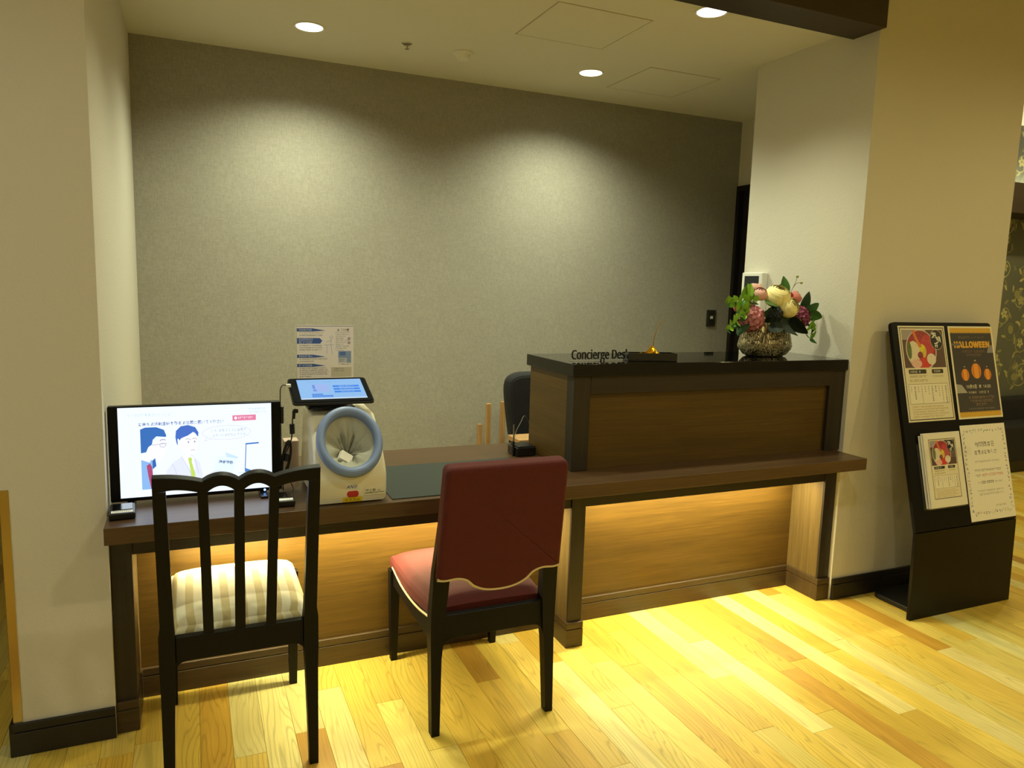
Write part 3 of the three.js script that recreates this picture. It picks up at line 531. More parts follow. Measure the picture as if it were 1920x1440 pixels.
  x.strokeStyle = '#e3cfc8'; x.lineWidth = 4; for (let k = 0; k < 4; k++) { x.beginPath(); x.moveTo(690, 590 + k * 18); x.quadraticCurveTo(760, 540 + k * 12, 836, 546 + k * 15); x.stroke(); }
  // laptop
  x.strokeStyle = '#4b76bd'; x.lineWidth = 7; x.beginPath(); x.moveTo(1040, 560); x.lineTo(1052, 336); x.lineTo(1160, 334); x.stroke(); x.lineWidth = 12; x.beginPath(); x.moveTo(1052, 336); x.lineTo(1160, 332); x.stroke();
  fillPoly(x, [[1040, 540], [1090, 560], [1060, 580], [1036, 570]], '#5580c2');
  x.strokeStyle = '#b9d2ea'; x.lineWidth = 5; x.beginPath(); x.moveTo(980, 580); x.lineTo(1190, 574); x.stroke();
});
const screenMat = (t, k, c = [1, 1, 1]) => phys(0x050505, 0.9, { emissive: lin(...c), emissiveMap: t, emissiveIntensity: k, specularIntensity: 0.02 });
function facePlane(w, h, x, y, z) { return plain(new THREE.PlaneGeometry(w, h)).translate(x, y, z); }
{
  const t = thing('television', 'black flat television showing a cartoon of two men in suits', 'television', [0.2625, YT, -0.06]);
  const x0 = -0.2565, x1 = 0.2585, y0 = 0.012, y1 = 0.3185;
  obj('housing', [bx(x0, x1, y0, y1, -0.03, 0, 0.004), bx(-0.18, 0.18, 0.05, 0.26, -0.055, -0.03, 0.008)], M.blackMatt, t);
  obj('screen', facePlane(0.457, 0.2895, 0.0007, 0.1692, 0.0009), screenMat(tvTex, 1.15, [0.93, 0.98, 1.05]), t);
  const l = new THREE.RectAreaLight(lin(0.72, 0.86, 1), 0.55, 0.45, 0.28); l.position.set(0.0007, 0.169, 0.004); l.rotation.set(0, Math.PI, 0); t.add(l);
  for (const s of [-1, 1]) obj('foot', [bx(s * 0.2 - 0.012, s * 0.2 + 0.012, 0.0003, 0.008, -0.07, 0.05, 0.003), bx(s * 0.2 - 0.01, s * 0.2 + 0.01, 0.006, 0.03, -0.03, -0.006, 0.002)], M.black, t);
  obj('power_led', place(new THREE.SphereGeometry(0.0035, 12, 8), 0.205, 0.0165, 0.001), std(0x000000, 0.4, { emissive: lin(0.15, 0.35, 1), emissiveIntensity: 9 }), t);
  obj('side_receiver', bx(x1 + 0.0005, x1 + 0.012, 0.24, 0.3, -0.022, -0.004, 0.003), M.black, t);
}
const labelTex = canvasTex(256, 64, (x, w, h) => { x.fillStyle = '#efefea'; x.fillRect(0, 0, w, h); ticks(x, 14, 240, 42, 26, '#50505a'); });
M.label = std(0xffffff, 0.7, { map: labelTex });
function reader(x, z, turn, label) {
  const t = thing('card_reader', label, 'card reader', [x, YT, z], turn, 'card readers by the television');
  obj('case', bx(-0.036, 0.036, 0.0003, 0.021, -0.06, 0.05, 0.005), M.black, t);
  obj('raised_pad', bx(-0.028, 0.028, 0.0205, 0.024, -0.05, 0.018, 0.0012), M.blackGloss, t);
  const g = facePlane(0.058, 0.013, 0, 0, 0); g.rotateX(-Math.PI / 2 + 0.25); g.translate(0, 0.0225, 0.034); obj('label', g, M.label, t);
}
reader(0.046, 0.045, 0.06, 'flat black card reader with white label before the left end of the television');
reader(0.513, 0.062, -0.05, 'flat black card reader with white label beside the right end of the television');
// ---------------------------------------------------------------- blood pressure monitor with arm cuff
{
  const CXm = 0.7235, t = thing('blood_pressure_monitor', 'cream blood pressure monitor with a blue ringed arm tunnel', 'monitor', [CXm, YT, 0]);
  const prof = new THREE.Shape(); // z to the right, y up
  prof.moveTo(-0.2, 0.004); prof.lineTo(0.13, 0.004); prof.quadraticCurveTo(0.142, 0.05, 0.137, 0.09); prof.quadraticCurveTo(0.125, 0.135, 0.085, 0.175); prof.quadraticCurveTo(0.03, 0.235, -0.03, 0.275); prof.lineTo(-0.19, 0.285); prof.quadraticCurveTo(-0.205, 0.15, -0.2, 0.004);
  let g = extr(prof, 0.236, 0.018, 10, 4); g.rotateY(-Math.PI / 2); g.translate(0.118, 0, 0);
  // narrower towards the top
  { const p = g.attributes.position; for (let i = 0; i < p.count; i++) p.setX(i, p.getX(i) * (1 - 0.06 * Math.max(0, p.getY(i) - 0.1) / 0.19)); g.computeVertexNormals(); g = toCreasedNormals(g, 0.7); }
  const TILT = 0.62, RC = [0, 0.172, 0.058], dir = V(0, Math.sin(TILT), Math.cos(TILT));   // axis of the tunnel, out of the front
  const along = (geo, off) => { geo.rotateX(-TILT); geo.translate(RC[0] + dir.x * off, RC[1] + dir.y * off, RC[2] + dir.z * off); return geo; };
  const ellCyl = (rx, ry, h, n = 56) => { const c = new THREE.CylinderGeometry(1, 1, h, n); c.rotateX(Math.PI / 2); c.scale(rx, ry, 1); return c; };
  const lip = along(ellCyl(0.105, 0.121, 0.075), 0.012);
  const ev = new Evaluator(); ev.useGroups = false; ev.attributes = ['position', 'normal', 'uv'];
  const cutter = new Brush(along(ellCyl(0.083, 0.099, 0.36), -0.02)); cutter.updateMatrixWorld();
  const cut = (geo) => { const b = new Brush(geo); b.updateMatrixWorld(); return ev.evaluate(b, cutter, SUBTRACTION).geometry; };
  obj('body', toCreasedNormals(plain(cut(g)), 0.6), M.cream, t);
  obj('tunnel_collar', toCreasedNormals(plain(cut(lip)), 0.6), M.cream, t);
  // blue padded ring
  const ring = new THREE.TorusGeometry(1, 0.155, 20, 72); ring.scale(0.0945, 0.11, 0.13);
  obj('tunnel_ring', plain(along(ring, 0.05)), M.blueRing, t);
  // cloth sleeve with folds
  const nu = 96, nv = 26, pos = [], idx = [], s0 = seed; seed = 31;
  const fold = [...Array(7)].map((_, k) => [Math.floor(rr(3, 9)) + k % 3, rr(0, 6.28), rr(0.3, 1)]); seed = s0;
  for (let j = 0; j <= nv; j++) for (let i = 0; i <= nu; i++) {
    const a = (i / nu) * 6.2832, v = j / nv, deep = -0.085 * Math.pow(v, 0.8), close = 1 - 0.8 * Math.pow(v, 1.05);
    let w = 0; for (const [n, ph, k] of fold) w += k * (1 - 2 * Math.pow(Math.abs(Math.sin(0.5 * (n * a + ph + v * 3 * (n % 3 - 1)))), 0.6)); w *= 0.12 * Math.min(1, v * 3.5) * (1 - 0.5 * v);
    const q = V(0.0825 * Math.cos(a) * (close + w), 0.0985 * Math.sin(a) * (close + w) - 0.02 * v, deep + 0.014 * Math.sin(5 * a + 3 * v) * v + 0.01 * Math.sin(8 * a + 1 - 4 * v) * v);
    q.applyAxisAngle(V(1, 0, 0), -TILT).add(V(...RC)).addScaledVector(dir, 0.046); pos.push(q.x, q.y, q.z);
  }
  for (let j = 0; j < nv; j++) for (let i = 0; i < nu; i++) { const a = j * (nu + 1) + i, b = a + nu + 1; idx.push(a, a + 1, b, b, a + 1, b + 1); }
  const sl = new THREE.BufferGeometry(); sl.setAttribute('position', new THREE.Float32BufferAttribute(pos, 3)); sl.setIndex(idx); sl.computeVertexNormals();
  obj('cuff_sleeve', sl, std(0xa8a898, 0.7, { side: THREE.DoubleSide }), t);
  obj('cuff_backing', along(ellCyl(0.07, 0.085, 0.004), -0.075), std(0x3c3a30, 0.9), t);
  obj('paper_tag', place(bx(-0.022, 0.022, -0.016, 0.016, -0.009, 0.009, 0.001), -0.014, 0.146, 0.094, -0.6, 0.4, -0.45), M.paper, t);
  // marks and buttons on the front foot
  const onFront = (w, h, x, y, o = 0.0009) => { const gg = new THREE.PlaneGeometry(w, h, 1, 6), p = gg.attributes.position; for (let i = 0; i < p.count; i++) { const yy = y + p.getY(i); const zz = yy < 0.09 ? (() => { const s = (yy - 0.004) / 0.086, q = 2 * (1 - s) * s; return (1 - s) * (1 - s) * 0.13 + q * 0.142 + s * s * 0.137; })() : 0.137; p.setXYZ(i, x + p.getX(i), yy, zz + o); } gg.computeVertexNormals(); return plain(gg); };
  const logo = canvasTex(256, 96, (x, w, h) => { x.fillStyle = '#e4dec6'; x.fillRect(0, 0, w, h); x.fillStyle = '#2b3f94'; x.font = 'italic bold 78px sans-serif'; x.save(); x.translate(14, 78); x.scale(1.16, 1); x.fillText('AND', 0, 0); x.restore(); x.fillStyle = '#8a93b8'; x.fillRect(20, 86, 216, 5); });
  obj('maker_mark', onFront(0.046, 0.017, 0.002, 0.058), std(0xffffff, 0.5, { map: logo }), t);
  const rb = roundRect(0.038, 0.021, 0.0104), rbg = extr(rb, 0.006, 0.0015, 12); rbg.translate(0.003, 0.033, 0.1325); obj('stop_button', rbg, std(0xb01f26, 0.35), t);
  const yl = canvasTex(256, 80, (x, w, h) => { x.fillStyle = '#e8c81e'; x.fillRect(0, 0, w, h); x.fillStyle = '#6c5a10'; jp(x, '緊急停止', 26, 62, 50, 0.09); });
  obj('stop_sticker', onFront(0.064, 0.017, 0.003, 0.0135), std(0xffffff, 0.6, { map: yl }), t);
  const nm = canvasTex(320, 128, (x, w, h) => { x.fillStyle = '#e4dec6'; x.fillRect(0, 0, w, h); x.fillStyle = '#1c1c18'; x.save(); x.transform(1, 0, -0.15, 1, 14, 0); jp(x, '診之助', 8, 66, 54, 0.1); x.font = 'italic 34px sans-serif'; x.fillText('Slim', 188, 64); x.restore(); x.fillRect(8, 80, 300, 9); x.fillRect(8, 92, 120, 5); ticks(x, 110, 210, 116, 12, '#8d8870'); });
  obj('model_mark', onFront(0.068, 0.026, 0.075, 0.037), std(0xffffff, 0.5, { map: nm }), t);
  const gs = place(bx(-0.012, 0.012, -0.0035, 0.0035, -0.006, 0.006, 0.001), -0.008, 0.279, 0.0, -0.5, 0, 0); obj('start_lamp', gs, std(0x3fae6a, 0.4), t);
  for (const a of [-0.1, 0.07]) for (const b of [-0.18, 0.07]) obj('rubber_foot', bx(a, a + 0.03, 0.0003, 0.005, b, b + 0.04, 0.001), M.black, t);
}
// tablet lying tilted on top of the monitor
{
  const tex = canvasTex(1024, 640, (x, w, h) => {
    x.fillStyle = '#a8d0fc'; x.fillRect(0, 0, w, h);
    ticks(x, 150, 620, 92, 20, '#7fb0ee'); ticks(x, 640, 860, 92, 16, '#98c2f6');
    x.fillStyle = '#b6c8fa'; x.fillRect(210, 160, 260, 260);
    for (let k = 0; k < 3; k++) { x.fillStyle = '#4f92f4'; x.fillRect(540, 210 + k * 90, 420, 56); ticks(x, 640, 860, 250 + k * 90, 26, '#cfe3ff'); }
    x.fillStyle = '#7aa6ee'; x.fillRect(220, 180, 40, 130); x.fillRect(220, 330, 50, 60); x.fillStyle = '#5f97ee'; x.fillRect(180, 470, 170, 40); x.fillRect(180, 520, 320, 60); ticks(x, 200, 480, 565, 24, '#a8cbff'); ticks(x, 520, 950, 510, 22, '#8fbcf6'); ticks(x, 520, 950, 560, 22, '#94c0f8');
    x.fillStyle = '#eaf4ff'; x.fillRect(0, 606, w, 34);
  });
  const t = thing('tablet', 'black framed tablet with a pale blue screen lying on the blood pressure monitor', 'tablet', [0.69, 1.0278, -0.04]);
  const tilt = new THREE.Group(); const A = -Math.PI / 2 + 0.36;
  const pl = (g) => { g.rotateX(A); g.translate(0, 0.066, -0.025); return g; };
  obj('case', pl(extr(roundRect(0.266, 0.172, 0.014), 0.013, 0.003, 8).translate(0, 0, -0.013)), phys(0x0b0b0e, 0.8, { specularIntensity: 0.1 }), t);
  obj('rim', pl(extr((() => { const s = roundRect(0.272, 0.178, 0.016); s.holes.push(roundRect(0.266, 0.172, 0.014)); return s; })(), 0.009, 0.001, 8).translate(0, 0, -0.0115)), phys(0x33322f, 0.8, { specularIntensity: 0.2 }), t);
  obj('screen', pl(facePlane(0.222, 0.14, 0.004, 0.002, 0.0007)), screenMat(tex, 0.85, [0.9, 1, 1.05]), t);
  const l = new THREE.RectAreaLight(lin(0.5, 0.76, 1), 0.4, 0.21, 0.13); l.position.set(0.004, 0.07, -0.0215); l.rotation.set(A, Math.PI, 0, 'XYZ'); l.rotation.set(Math.PI / 2 + 0.36, 0, 0); t.add(l);
  obj('stand', [bx(-0.08, 0.08, 0.0005, 0.008, -0.13, 0.0, 0.003), place(bx(-0.07, 0.07, -0.005, 0.05, -0.004, 0.004, 0.002), 0, 0.01, -0.09, -0.25, 0, 0), place(bx(-0.06, 0.06, -0.004, 0.004, -0.006, 0.035, 0.002), 0, 0.028, 0.02, 0, 0, 0)], M.black, t);
}
// sign sheet behind the monitor
{
  const tex = canvasTex(840, 1188, (x, w, h) => {
    x.fillStyle = '#f7f3f6'; x.fillRect(0, 0, w, h);
    const band = (y, hh, long) => { x.fillStyle = '#3b62b4'; x.beginPath(); x.moveTo(0, y); x.lineTo(long ? 330 : 230, y); x.lineTo(long ? 372 : 420, y + hh * (long ? 0.45 : 0.7)); x.lineTo(long ? 340 : 230, y + hh); x.lineTo(0, y + hh); x.closePath(); x.fill(); ticks(x, 30, 220, y + hh * (long ? 0.45 : 0.78), long ? 30 : 28, '#dbe3f4'); if (long) ticks(x, 30, 230, y + hh * 0.92, 30, '#dbe3f4'); };
    band(50, 48); band(196, 84, true); band(445, 48); band(582, 48);
    const line = (y, x1, c = '#5a585e') => { x.fillStyle = c; ell(x, 44, y - 9, 7, 7); x.fill(); ticks(x, 66, x1, y, 19, c); };
    [128, 163].forEach((y, k) => line(y, [390, 380][k], ['#9a8a6a', '#66646a'][k])); [318, 350, 382].forEach((y) => line(y, 360)); [520, 556].forEach((y, k) => line(y, [440, 260][k]));
    [660, 690, 720, 750, 785].forEach((y, k) => line(y, [430, 450, 455, 440, 200][k]));
    x.fillStyle = '#4a4a52'; jp(x, 'あごけ置', 590, 92, 46, 0.1); ticks(x, 565, 780, 120, 14, '#8f8d94');
    for (let k = 0; k < 9; k++) ticks(x, 570, 770 - (k % 3) * 40, 150 + k * 30, 16, k % 4 === 2 ? '#55535a' : '#8a888e');
    x.strokeStyle = '#7f86a8'; x.lineWidth = 4; ell(x, 505, 185, 18, 22); x.stroke(); x.beginPath(); x.moveTo(505, 208); x.lineTo(500, 300); x.lineTo(440, 300); x.moveTo(500, 232); x.lineTo(430, 256); x.moveTo(500, 300); x.lineTo(520, 440); x.moveTo(440, 300); x.lineTo(440, 430); x.moveTo(400, 300); x.lineTo(540, 300); x.stroke();
    x.fillStyle = '#b8a6b4'; ell(x, 772, 205, 24, 24); x.fill(); ell(x, 772, 268, 24, 24); x.fill();
    x.fillStyle = '#8fa8d6'; x.fillRect(608, 395, 196, 180); x.fillStyle = '#5d80c2'; x.fillRect(630, 404, 90, 60); x.fillStyle = '#c9d0e2'; x.fillRect(608, 500, 130, 74); ticks(x, 625, 700, 530, 16, '#5a5a60'); ticks(x, 625, 690, 556, 16, '#5a5a60');
    ticks(x, 620, 800, 606, 18, '#3c3c44'); x.fillStyle = '#d2cfc0'; x.fillRect(500, 640, 310, 150); ticks(x, 540, 690, 672, 18, '#62605c'); ticks(x, 540, 700, 702, 18, '#7a7870'); x.fillStyle = '#3b62b4'; x.fillRect(0, 14, w, 6);
  });
  const t = thing('sign_holder', 'clear stand holding a white instruction sheet with blue headings', 'sign', [0.705, YT, -0.25]);
  obj('foot', bx(-0.1, 0.1, 0.0003, 0.006, -0.05, 0.05, 0.002), M.acrylic, t);
  obj('backing', bx(-0.108, 0.108, 0.006, 0.569, -0.0035, -0.0005, 0.0008), M.acrylic, t);
  obj('sheet', [facePlane(0.204, 0.289, -0.001, 0.4205, 0.0006)], std(0xffffff, 0.6, { map: tex }), t);
}
// green writing mat
tag(obj('desk_mat', bx(0.86, 1.47, YT + 0.0004, YT + 0.003, -0.31, 0.135, 0.001), M.mat), 'dark grey green writing mat on the low counter', 'desk mat');
// router with antenna next to the raised counter
{
  const t = thing('router', 'flat black router with a short antenna beside the raised counter', 'router', [1.555, YT, -0.36]);
  obj('case', bx(-0.04, 0.055, 0.001, 0.04, -0.055, 0.045, 0.006), M.blackGloss, t);
  obj('lid', bx(-0.03, 0.05, 0.0402, 0.044, -0.045, 0.04, 0.0015), M.black, t);
  obj('antenna_base', bx(-0.049, -0.0395, 0.002, 0.066, 0.012, 0.026, 0.003), M.black, t);
  obj('antenna', place(cyl(0.0028, 0.0034, 0.072, 10), -0.044, 0.102, 0.019), M.steel, t);
}
tag(obj('wire', tube([[1.516, 0.806, -0.347], [1.535, 0.84, -0.37], [1.57, 0.875, -0.4], [1.61, 0.893, -0.45], [1.66, 0.84, -0.5], [1.68, 0.742, -0.52]], 0.0014, 40, 6), std(0x6d6a58, 0.5)), 'thin grey wire curving up from the router', 'wire');
// cable bundle hanging between the television and the monitor
{
  const t = thing('charging_cable', 'looped black charging cable with a ferrite bead beside the television', 'cable', [0.55, YT, -0.09]);
  obj('lead', tube([[0.02, 0.29, 0.03], [0.014, 0.27, 0.02], [0.012, 0.225, 0.01], [0.01, 0.18, 0.0], [0.0, 0.15, -0.005], [-0.014, 0.12, -0.005], [-0.02, 0.07, 0.0], [-0.02, 0.003, 0.01]], 0.0022, 60, 6), M.cable, t);
  obj('ferrite_bead', place(cyl(0.0085, 0.0085, 0.034, 14), 0.0118, 0.218, 0.009, 0.03, 0, 0.03), M.cable, t);
  obj('plug', [bx(0.012, 0.03, 0.276, 0.289, 0.024, 0.036, 0.003), place(cyl(0.006, 0.004, 0.026, 10), 0.0165, 0.268, 0.022)], M.cable, t);
  for (let k = 0; k < 5; k++) { const w = 0.011 + 0.002 * (k % 3), h = 0.05 + 0.006 * ((k * 2) % 3), pts = []; for (let i = 0; i <= 16; i++) { const a = (i / 16) * 6.2832; pts.push([-0.008 + w * Math.cos(a) + 0.012 * Math.sin(a) * 0.8, 0.115 + h * Math.sin(a), 0.002 + 0.004 * k - 0.008]); } obj('coil', tube(pts, 0.0021, 50, 6), M.cable, t); }
  obj('tie', place(cyl(0.0105, 0.0105, 0.026, 12), -0.006, 0.118, 0.003, 0, 0, -0.25), M.cable, t);
}
{
  const t = thing('tablet_cable', 'thin black cable with a white plug in the side of the tablet', 'cable', [0.545, YT, -0.06]);
  obj('lead', tube([[0.0, 0.368, -0.02], [-0.01, 0.3715, -0.02], [-0.0185, 0.362, -0.022], [-0.02, 0.335, -0.032], [-0.019, 0.28, -0.036], [-0.0185, 0.1, -0.04], [-0.0185, 0.0025, -0.04]], 0.0018, 50, 6), M.cable, t);
  obj('plug', bx(-0.002, 0.014, 0.3625, 0.3735, -0.026, -0.014, 0.002), M.whitePlastic, t);
}
tag(obj('power_cord', tube([[0.545, YT + 0.05, -0.13], [0.556, YT + 0.028, -0.1], [0.562, YT + 0.006, -0.07], [0.55, YT + 0.0026, -0.05], [0.53, YT + 0.0026, -0.06]], 0.0021, 40, 6), M.cable), 'short black power cord on the worktop behind the card reader', 'cord');
tag(obj('paper_box', grainUV(bx(0.556, 0.608, YT + 0.0004, YT + 0.135, -0.335, -0.27, 0.002), 'x'), std(0xb9a394, 0.8)), 'small beige carton standing behind the television', 'carton');
// ---------------------------------------------------------------- things on the black stone top
{
  const font = await new FontLoader().loadAsync('fonts/droid/droid_sans_regular.typeface.json');
  const t = thing('letter_sign', 'black standing letters reading Concierge Desk on the stone top', 'sign', [1.66, YB, -0.128]);
  const size = 0.0365; let x = 0; const total = 0.274, text = 'Concierge Desk';
  const adv = (ch) => font.data.glyphs[ch].ha / font.data.resolution * size;
  const w = [...text].map(adv), k = total / w.reduce((a, b) => a + b, 0);
  [...text].forEach((ch, i) => {
    if (ch !== ' ') { const g = new TextGeometry(ch, { font, size, depth: 0.006, curveSegments: 6, bevelEnabled: true, bevelThickness: 0.0006, bevelSize: 0.0007, bevelSegments: 1 }); g.scale(k, 1, 1); g.translate(x, 0.0085, 0); const m = obj('letter', plain(g), M.black, t); }
    x += w[i] * k;
  });
  obj('base_strip', bx(-0.004, total + 0.004, 0.0003, 0.0026, -0.003, 0.011, 0.0008), M.acrylic, t);
}
{
  const t = thing('tray', 'small square black lacquer tray on the stone top', 'tray', [2.022, YB, -0.1], -0.22);
  const a = 0.108, b = 0.034, hh = 0.034;
  obj('bottom', bx(-a + 0.004, a - 0.004, 0.0003, 0.006, -b + 0.004, b - 0.004, 0.001), M.blackGloss, t);
  obj('rim', [bx(-a, a, 0.0003, hh, b - 0.004, b, 0.0012), bx(-a, a, 0.0003, hh, -b, -b + 0.004, 0.0012), bx(-a, -a + 0.004, 0.0003, hh, -b + 0.004, b - 0.004, 0.0012), bx(a - 0.004, a, 0.0003, hh, -b + 0.004, b - 0.004, 0.0012)], M.blackGloss, t);
  const o = thing('gold_ornament', 'crumpled gold leaf ornament with one curved golden stem in the tray', 'ornament', [2.03, YB + 0.0065, -0.1]);
  const g = new THREE.ConeGeometry(0.052, 0.058, 22, 8), p = g.attributes.position, s0 = seed; seed = 5;
  const ph = [...Array(6)].map(() => [Math.floor(rr(2, 7)), rr(0, 6), rr(0.5, 1)]); seed = s0;
  for (let i = 0; i < p.count; i++) { const x = p.getX(i), y = p.getY(i), z = p.getZ(i), a2 = Math.atan2(z, x), v = (y + 0.029) / 0.058; let w = 0; for (const [n, f, k] of ph) w += k * Math.sin(n * a2 + f + v * 9); const q = 1 + 0.13 * w * Math.min(1, 2 * (1 - v)) ; p.setXYZ(i, x * q * 1.1, y + (v > 0.02 && v < 0.98 ? 0.004 * Math.sin(5 * a2 + 11 * v) : 0), z * q * 0.36); }
  const f = plain(g); f.computeVertexNormals(); obj('leaf_mound', f.translate(0, 0.03, 0), M.gold, o);
  obj('stem', tube([[0.006, 0.045, 0], [0.006, 0.08, 0], [0.012, 0.11, 0.002], [0.024, 0.142, 0.004], [0.04, 0.164, 0.006]], 0.0017, 40, 7), M.goldStem, o);
}
// vase of crackled mirror glass
const VX = 2.762, VZ = -0.235;
{
  const s0 = seed; seed = 12; const pts = [...Array(420)].map(() => [rnd(), rnd(), rnd()]); seed = s0;
  const cell = new Map(); pts.forEach((q) => { const k = Math.floor(q[0] * 16) + ',' + Math.floor(q[1] * 16); (cell.get(k) || cell.set(k, []).get(k)).push(q); });
  const near = (u, v) => { let d1 = 9, d2 = 9, t = 0; const iu = Math.floor(u * 16), iv = Math.floor(v * 16); for (let a = -2; a <= 2; a++) for (let b = -2; b <= 2; b++) { const l = cell.get(((iu + a + 16) % 16) + ',' + ((iv + b + 16) % 16)); if (l) for (const q of l) { let dx = Math.abs(q[0] - u), dy = Math.abs(q[1] - v); dx = Math.min(dx, 1 - dx); dy = Math.min(dy, 1 - dy); const d = dx * dx + dy * dy; if (d < d1) { d2 = d1; d1 = d; t = q[2]; } else if (d < d2) d2 = d; } } return [Math.sqrt(d1), Math.sqrt(d2), t]; };
  const tex = dataTex(384, 384, (u, v) => { const [a, b, t] = near(u, v), e = clamp((b - a) * 90), k = e * (0.5 + 0.5 * t) + 0.2; return [k, k * 0.96, k * 0.84]; }, true, 5, 2.2);
  const bump = dataTex(384, 384, (u, v) => { const [a, b, t] = near(u, v); return clamp((b - a) * 60) * (0.3 + 0.7 * t); }, false, 5, 2.2);
  const t = thing('vase', 'wide vase of crackled bronze mirror mosaic on the stone top', 'vase', [VX, YB, VZ]);
  const m = std(0xd9d2bc, 0.26, { metalness: 0.7, map: tex, bumpMap: bump, bumpScale: 0.004, side: THREE.DoubleSide });
  const g = lathe([[0, 0.002], [0.098, 0.002], [0.116, 0.008], [0.141, 0.034], [0.147, 0.048], [0.144, 0.064], [0.12, 0.16], [0.115, 0.16], [0.138, 0.064], [0.138, 0.045], [0.1, 0.012], [0, 0.01]], 40); g.scale(1, 1, 0.62);
  obj('mosaic_body', g, m, t);
  const fo = cyl(0.098, 0.1, 0.0022, 40); fo.scale(1, 1, 0.62); obj('foot', fo.translate(0, 0.0013, 0), M.black, t);
}
// flower arrangement in the vase
{
  const t = thing('flower_arrangement', 'artificial bouquet of yellow roses, pink hydrangea and trailing ivy in the vase', 'flowers', [VX, YB, VZ]);
  const petal = (len, wid, cup, curl) => {   // grows along y, hollow side towards -z
    const g = new THREE.PlaneGeometry(1, 1, 4, 5), p = g.attributes.position;
    for (let i = 0; i < p.count; i++) { const u = p.getX(i) * 2, v = p.getY(i) + 0.5, w = wid * Math.pow(Math.sin(Math.PI * (0.14 + 0.78 * v)), 0.7); p.setXYZ(i, u * w * 0.5, v * len, cup * (Math.sin(v * 1.7) - u * u * 0.7 * v) + curl * v * v * v); }
    return plain(g);
  };
  const aim = (geo, dir, at) => { const q = new THREE.Quaternion().setFromUnitVectors(V(0, 1, 0), V(...dir).normalize()); geo.applyQuaternion(q); return geo.translate(...at); };
  const petalMat = (c) => phys(c, 0.75, { side: THREE.DoubleSide, sheen: 0.2, sheenRoughness: 0.6 });
  function rose(R, layers, at, dir, mat, name, label) {   // cupped petals: patches of nested spheres, each turned a little
    const gs = [];
    for (let l = 0; l < layers; l++) {
      const f = l / Math.max(1, layers - 1), n = 3 + Math.min(3, l), r = R * (0.32 + 0.68 * f), open = 0.12 + 0.62 * f;
      for (let k = 0; k < n; k++) {
        const g = new THREE.SphereGeometry(r * rr(0.96, 1.06), 9, 8, 0, (6.2832 / n) * 1.45, open, 2.5 - open - 0.3 * f), p = g.attributes.position;
        for (let i = 0; i < p.count; i++) { const y = p.getY(i) / r, e = Math.max(0, y - 0.45); p.setXYZ(i, p.getX(i) * (1 + 0.35 * e * f), p.getY(i) * 0.92, p.getZ(i) * (1 + 0.35 * e * f)); }
        g.translate(0, (R - r) * 0.5, 0); g.rotateX(rr(-0.1, 0.1)); g.rotateY((k / n) * 6.2832 + l * 0.9); gs.push(plain(g));
      }
    }
    const all = mergeGeometries(gs); all.computeVertexNormals();
    const m = obj(name, aim(all, dir, at), mat, t); if (label) m.userData.label = label; return m;
  }
  const P = (X, Y, Z) => [X - VX, Y - YB, Z - VZ];
  const yellow = petalMat(0xeee2a0), pink = petalMat(0xd9a89c), coral = petalMat(0xc97a70), red = petalMat(0xa92f38);
  rose(0.06, 6, P(2.772, 1.452, -0.19), [-0.1, 0.85, 0.55], yellow, 'yellow_rose', 'large pale yellow rose'); rose(0.05, 6, P(2.812, 1.405, -0.155), [0.1, 0.45, 0.9], yellow, 'yellow_rose', 'yellow rose facing forward');
  rose(0.032, 4, P(2.682, 1.462, -0.2), [-0.3, 0.8, 0.5], pink, 'pink_rose'); rose(0.03, 4, P(2.91, 1.452, -0.215), [0.5, 0.7, 0.5], coral, 'pink_rose'); rose(0.028, 4, P(2.568, 1.402, -0.205), [-0.7, 0.4, 0.6], coral, 'pink_rose'); rose(0.027, 4, P(2.73, 1.492, -0.29), [0, 1, 0.1], pink, 'pink_rose');
  rose(0.018, 3, P(2.852, 1.46, -0.195), [0.3, 0.8, 0.6], red, 'red_bud');
  function hydrangea(R, at, mat, label) {
    const gs = []; const n = 74;
    for (let k = 0; k < n; k++) { const y = 1 - (2 * (k + 0.5)) / n, a = k * 2.39996, r = Math.sqrt(1 - y * y), d = V(r * Math.cos(a), y, r * Math.sin(a)); const fl = []; for (let q = 0; q < 4; q++) { const g = petal(R * 0.3, R * 0.3, R * 0.05, R * 0.03); g.rotateX(1.1 + rr(-0.25, 0.15)); g.rotateY(q * 1.5708 + a); fl.push(g); } const f = mergeGeometries(fl); gs.push(aim(f, [d.x, d.y, d.z], [d.x * R * rr(0.82, 1), d.y * R * rr(0.82, 1), d.z * R * rr(0.82, 1)])); }
    gs.push(plain(new THREE.SphereGeometry(R * 0.78, 12, 9)));
    const m = obj('hydrangea', mergeGeometries(gs).translate(...at), mat, t); m.userData.label = label; return m;
  }
  hydrangea(0.062, P(2.622, 1.352, -0.19), petalMat(0xb8757c), 'dusty pink hydrangea head'); hydrangea(0.052, P(2.925, 1.36, -0.2), petalMat(0x7f3758), 'dark purple hydrangea head'); hydrangea(0.036, P(2.742, 1.372, -0.165), petalMat(0x20282c), 'dark berry cluster');
  const leafGeo = (L, Wd) => { const g = new THREE.PlaneGeometry(1, 1, 6, 8), p = g.attributes.position; for (let i = 0; i < p.count; i++) { const u = p.getX(i) * 2, v = p.getY(i) + 0.5, w = Wd * Math.pow(Math.sin(Math.PI * Math.pow(0.04 + 0.94 * v, 0.8)), 0.75); p.setXYZ(i, u * w * 0.5, v * L, Math.abs(u) * w * 0.16 - L * 0.22 * v * v); } g.computeVertexNormals(); return plain(g); };
  const green = { dark: phys(0x24421f, 0.8, { side: THREE.DoubleSide }), mid: phys(0x3a6a2a, 0.8, { side: THREE.DoubleSide }), bright: phys(0x7fae34, 0.8, { side: THREE.DoubleSide }), black: phys(0x18261c, 0.85, { side: THREE.DoubleSide }) };
